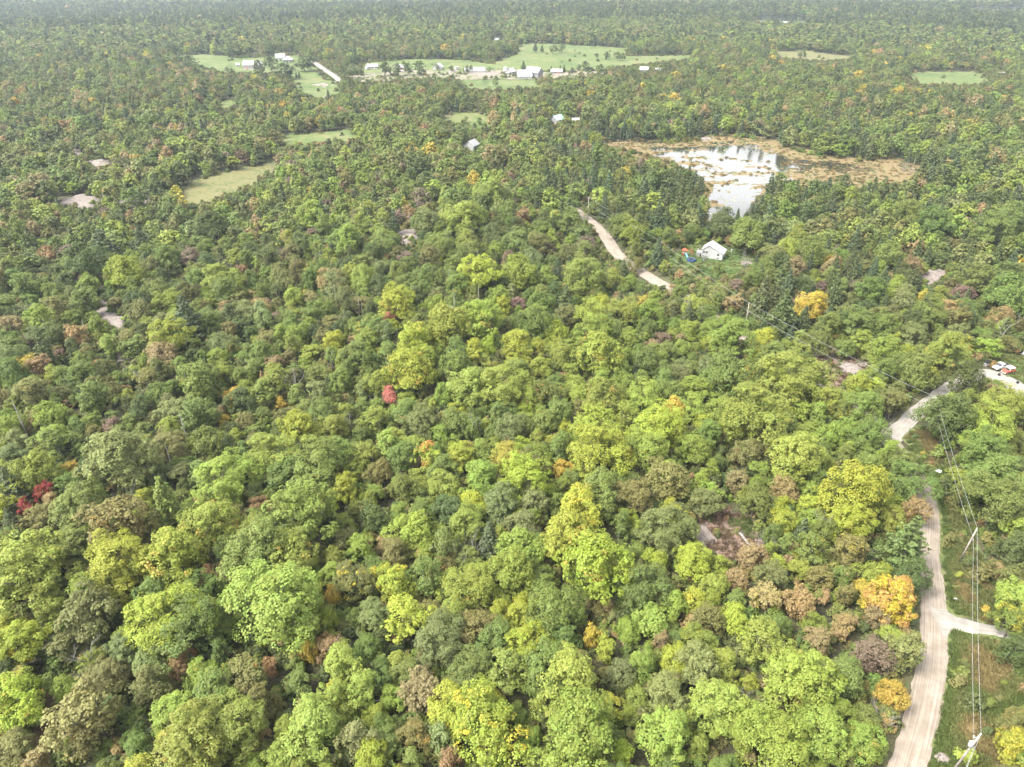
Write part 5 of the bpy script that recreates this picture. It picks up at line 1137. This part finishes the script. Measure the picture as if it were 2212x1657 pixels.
bucket((2157, 812), 'black bucket on the pale lane by the red jeep'); bucket((2197, 829), 'black bucket on the pale lane away from the vehicles')
def boards(px, rot, lb, n=4):
    p = gz(ground(*px)); r_ = empty('board_pile', (p[0], p[1], p[2] + .08), R(rot)); tag(r_, lb, 'boards')
    for k in range(n): MB().box(-.95 + .06 * k, .95 - .04 * k, -.5 + .26 * k, -.27 + .26 * k, 0, .08 + .03 * (k % 2)).build('board', M['creampaint'], r_)
boards((2151, 773), 10, 'cream boards laid on the grass behind the pickup'); boards((2103, 799), 20, 'cream boards at the wood edge below the scrap pile')
def scrap():
    p = gz(ground(2131, 790)); r_ = empty('scrap_pile', p); tag(r_, 'dark upright scrap pile under the leafless tree', 'scrap pile')
    for k in range(9):
        a = k * 2.4; b = Vector((.7 * math.cos(a), .5 * math.sin(a), -.1)); MB().tube([b, b * .3 + Vector((random.uniform(-.3, .3), random.uniform(-.3, .3), random.uniform(1.4, 2.6)))], [.16, .07], 6).build('beam', M['black' if k % 3 else 'bark'], r_)
    MB().box(-.9, .9, -.45, .45, -.1, .8, .4).build('crate', M['greywood'], r_)
scrap()
p = gz(ground(1580, 544)); r_ = empty('bird_bath', p); tag(r_, 'white stone bird bath on the lawn by the house', 'bird bath')
MB().tube([(0, 0, -.1), (0, 0, .12), (0, 0, .9)], [.3, .14, .1], 10).build('pedestal', M['porcelain'], r_, True); MB().tube([(0, 0, .88), (0, 0, 1.0), (0, 0, 1.12)], [.12, .42, .5], 14).build('bowl', M['porcelain'], r_, True)

# houses and farms beyond
gable('cottage', (1019, 323), 8.5, 7.5, 3.2, 2.8, 62, 'whitewall', 'greyroof', 'small white cottage with lavender grey roof half hidden by trees', 'house', wins=((-2, 1.7, 1.1, 1.2), (2, 1.7, 1.1, 1.2)), door=0)
gable('teal_roofed_house', (1203, 266), 9, 7.5, 3.0, 2.8, 45, 'greywood', 'tealroof', 'house with faded teal roof beside a tall spruce', 'house', wins=((-2.5, 1.6, 1.2, 1.2), (2.5, 1.6, 1.2, 1.2)), door=0, seams=9)
gable('garden_shed', (1243, 266), 5, 3.6, 2.3, 1.3, 0, 'whitewall', 'whiteroof', 'little white shed beside the teal roofed house', 'shed', door=0)
lb_ = gable('old_barn', (541, 150), 13, 9, 5.2, 4.0, -4, 'greywood', 'whiteroof', 'grey board barn with white roof and a rear wing', 'barn', seams=10, big_door=-2, base=.8)
MB().box(2.5, 9.5, 2, 15, -2, 4.6).build('rear_wing', M['greywood'], lb_)
mb = MB().add([(2.1, 1.5, 4.5), (9.9, 1.5, 4.5), (9.9, 15.4, 4.5), (2.1, 15.4, 4.5), (6, 1.5, 8.0), (6, 15.4, 8.0)], [(0, 4, 5, 3), (1, 2, 5, 4), (0, 1, 4), (2, 3, 5), (3, 2, 1, 0)]); mb.build('wing_roof', M['whiteroof'], lb_)
gable('tool_shed', (515, 144), 4, 3, 2.4, 1.2, 0, 'whitewall', 'whiteroof', 'tiny white shed near the grey board barn', 'shed', door=0)
gable('farmhouse', (607, 131), 11, 8.5, 4.2, 3.4, 8, 'whitewall', 'whiteroof', 'white farmhouse with pale metal roof behind dark trees', 'house', wins=((-3.5, 1.6, 1, 1.4), (0, 1.6, 1, 1.4), (3.5, 1.6, 1, 1.4)), seams=10, chimney=True)
hip('pavilion_house', (623, 134), 11, 11, 3.0, 3.6, 8, 'greywood', 'whiteroof', 'square house with pale hipped roof next to the white farmhouse', wins=((-3.5, 1.5, 1.4, 1.2), (0, 1.5, 1.4, 1.2), (3.5, 1.5, 1.4, 1.2)))
gable('bungalow', (806, 149), 12, 8, 2.9, 2.2, 0, 'whitewall', 'whiteroof', 'low white bungalow behind scrub by the farm road', 'house', wins=((-4, 1.5, 1.4, 1.1), (0, 1.5, 1.4, 1.1), (4, 1.5, 1.4, 1.1)), seams=8)
hip('brick_house', (862, 151), 11.5, 9, 3.0, 3.0, 5, 'redbarn', 'whiteroof', 'brownish house with white hipped roof among parked white vehicles', wins=((-3.5, 1.6, 1.3, 1.2), (3.5, 1.6, 1.3, 1.2)))
gable('gambrel_shed', (947, 151), 9, 10, 3.4, 3.6, 80, 'whitewall', 'whiteroof', 'white gable-end house between dark cedars', 'house', wins=((-2.5, 1.6, 1.1, 1.2), (2.5, 1.6, 1.1, 1.2)))
gable('long_shed', (1026, 157), 22, 9, 2.8, 2.6, 0, 'whitewall', 'whiteroof', 'long low white shed on the pink ledge', 'shed', seams=18)
gb = gable('small_barn', (1103, 161), 9, 8, 3.2, 3.0, 60, 'greywood', 'whiteroof', 'small grey barn with white roof beside a domed silo', 'barn', big_door=0, seams=6)
MB().box(-7.5, -4.45, -2.5, 2.5, -2, 2.6).build('lean_to', M['greywood'], gb); MB().box(-7.9, -4.3, -2.8, 2.8, 2.6, 2.75).build('lean_to_roof', M['whiteroof'], gb)
p = gz(ground(1092, 157)); r_ = empty('silo', p); tag(r_, 'low white domed silo beside the small grey barn', 'silo')
MB().tube([(0, 0, -1), (0, 0, 4.2)], 2.6, 20).build('drum', M['porcelain'], r_, True); MB().tube([(0, 0, 4.15), (0, 0, 5.2), (0, 0, 6.0), (0, 0, 6.3)], [2.75, 2.2, 1.1, .1], 20).build('dome', M['whiteroof'], r_, True)
def big_barn():
    p = gz(ground(1136, 170)); r_ = empty('big_barn', (p[0], p[1], p[2] + .2), R(6)); tag(r_, 'big L-shaped barn with bright white metal roof and white lower wall', 'barn')
    W1, L1 = 13, 15; prof = [(-5, -2), (8, -2), (8, 4.6), (1.2, 8.4), (-5, 3.2)]
    vs = [(-9, y, z) for y, z in prof] + [(6, y, z) for y, z in prof]; MB().add(vs, [(4, 3, 2, 1, 0), (5, 6, 7, 8, 9), (0, 1, 6, 5), (1, 2, 7, 6), (2, 3, 8, 7), (3, 4, 9, 8), (4, 0, 5, 9)]).build('wall', M['greywood'], r_)
    MB().box(-9.1, 6.1, -5.12, -4.9, -2, 3.1).build('lower_wall', M['whitewall'], r_); MB().box(-9.15, -8.95, -5.1, 4, -2, 2.2).build('lower_wall', M['whitewall'], r_)
    for (y0, z0), (y1, z1) in (((-5.6, 2.7), (1.2, 8.4)), ((1.2, 8.4), (8.6, 4.2))):
        o = MB().add([(-9.5, y0, z0), (6.4, y0, z0), (6.4, y1, z1), (-9.5, y1, z1), (-9.5, y0, z0 + .16), (6.4, y0, z0 + .16), (6.4, y1, z1 + .16), (-9.5, y1, z1 + .16)], [(3, 2, 1, 0), (4, 5, 6, 7), (0, 1, 5, 4), (1, 2, 6, 5), (2, 3, 7, 6), (3, 0, 4, 7)]).build('roof', M['whiteroof'], r_)
    for x in (-6.5, -4.8, 1.2, 3.2): window(r_, None, x, 2.2, 1.0, .7, -5.12)
    MB().box(-2.4, -1.2, -5.2, -5.05, 0, 2.3).build('barn_door', M['greywood'], r_)
    # taller second barn on the right, gable to the right front
    g = R(-38); ox, oy = 9.5, 6.5; c, s = math.cos(g), math.sin(g)
    def tr(v): return (ox + v[0] * c - v[1] * s, oy + v[0] * s + v[1] * c, v[2])
    prof = [(-5.5, -2), (5.5, -2), (5.5, 6.0), (0, 10.2), (-5.5, 6.0)]
    vs = [tr((-8, y, z)) for y, z in prof] + [tr((8, y, z)) for y, z in prof]; w2 = MB().add(vs, [(4, 3, 2, 1, 0), (5, 6, 7, 8, 9), (0, 1, 6, 5), (1, 2, 7, 6), (2, 3, 8, 7), (3, 4, 9, 8), (4, 0, 5, 9)]).build('second_wall', M['greywood'], r_)
    for sg in (-1, 1):
        q = [(x, y, z + t) for t in (0, .16) for x, y, z in ((-8.5, 0, 10.2), (8.5, 0, 10.2), (8.5, sg * 6.1, 5.55), (-8.5, sg * 6.1, 5.55))]; MB().add([tr(v) for v in q], [(3, 2, 1, 0), (4, 5, 6, 7), (0, 1, 5, 4), (1, 2, 6, 5), (2, 3, 7, 6), (3, 0, 4, 7)]).build('second_roof', M['whiteroof'], r_)
    MB().add([tr(v) for v in [(8.02, -4, -1), (8.02, 5.3, -1), (8.02, 5.3, 2.2), (8.02, -4, 2.2), (8.14, -4, -1), (8.14, 5.3, -1), (8.14, 5.3, 2.2), (8.14, -4, 2.2)]], [(3, 2, 1, 0), (4, 5, 6, 7), (0, 1, 5, 4), (1, 2, 6, 5), (2, 3, 7, 6), (3, 0, 4, 7)]).build('barn_door', M['redbarn'], r_)
    for x in (-3, 4): a = tr((x, 0, 10.1)); MB().tube([a, (a[0], a[1], 11.4)], [.35, .25], 8).build('roof_vent', M['steel'], r_)
big_barn()
gable('machine_shed', (1202, 160), 12, 7, 2.8, 2.2, -3, 'greywood', 'whiteroof', 'open fronted shed with white roof among the rocks', 'shed', big_door=2, seams=10)
gable('cabin', (1391, 157), 9, 7, 3.6, 2.4, -15, 'greywood', 'whiteroof', 'brown grey cabin with white roof at the meadow edge', 'house', wins=((-2.5, 1.7, 1.1, 1.1), (2.5, 1.7, 1.1, 1.1)), door=0)
def trailer(px, rot, lb, L=7.0):
    p = gz(ground(*px)); r_ = empty('camper_trailer', (p[0], p[1], p[2] + .4), R(rot)); tag(r_, lb, 'trailer', 'white trailers about the farms')
    o = MB().add([(x, y, z) for y in (-1.2, 1.2) for x, z in ((-L / 2, .6), (L / 2 - .5, .6), (L / 2, 1.4), (L / 2 - .4, 2.9), (-L / 2 + .3, 2.9), (-L / 2, 2.4))], [(5, 4, 3, 2, 1, 0), (6, 7, 8, 9, 10, 11)] + [(i, (i + 1) % 6, (i + 1) % 6 + 6, i + 6) for i in range(6)]).build('body', M['whitepaint'], r_)
    for x in (-L * .25, L * .15): MB().box(x - .5, x + .5, -1.24, -1.19, 1.6, 2.3).build('window', M['glass'], r_)
    for s in (-1, 1): MB().tube([(-.3, s * 1.1 - .12, .35), (-.3, s * 1.1 + .12, .35)], .36, 12).build('wheel', M['black'], r_)
    MB().box(L / 2 - .3, L / 2 + 1.1, -.06, .06, .5, .62).build('hitch', M['steel'], r_)
trailer((1422, 154), 20, 'white camper trailer parked near the brown grey cabin', 8); trailer((794, 151), 70, 'white camper trailer standing by the low bungalow', 7); trailer((2162, 163), 10, 'white trailer at the edge of the far right meadow', 7); trailer((987, 151), 30, 'short white trailer beside the dark cedars', 5)
for px, rot, lb in (((853, 156), 10, 'white car parked in the yard of the brownish house'), ((868, 156), -20, 'second white car parked in the yard of the brownish house'), ((880, 155), 170, 'third white car parked at the yard edge of the brownish house')):
    vehicle('parked_car', px, rot, 4.6, 1.8, [(-2.3, .35), (2.28, .35), (2.3, .8), (1.1, .98), (-2.2, 1.0)], [(-1.9, .98), (1.0, .98), (.3, 1.48), (-1.3, 1.5)], 'whitepaint', 'whitepaint', lb, .32, glass=[(-1.2, .2, 1.08, 1.4, 'side'), (1.0, .38, 1.02, 1.42, .02)], lift=.75, group='white cars at the farm')
gable('far_cottage', (614, 60), 12, 9, 4, 3, 10, 'whitewall', 'whiteroof', 'lone white cottage showing through the far forest', 'house', lift=.5)
gable('forest_cabin', (145, 90), 10, 8, 3.5, 3, 0, 'greywood', 'greyroof', 'grey cabin on a bare patch in the far forest', 'house', lift=.5)
# ------------------------------------------------------------------ haze: even air round camera and scene
def haze(density):
    m = bpy.data.materials.new('thin_haze'); m.use_nodes = True; n = m.node_tree.nodes; n.clear()
    o = n.new('ShaderNodeOutputMaterial'); v = n.new('ShaderNodeVolumePrincipled'); v.inputs['Color'].default_value = (.74, .87, 1.0, 1); v.inputs['Density'].default_value = density; v.inputs['Anisotropy'].default_value = .2
    m.node_tree.links.new(v.outputs[0], o.inputs['Volume'])
    me = MB().box(-9200, 9200, -9200, 9200, -26, 128).mesh('haze', m)
    tag(link('haze', me), 'thin pale air haze over the far forest', 'haze', kind='stuff')
haze(.00010)
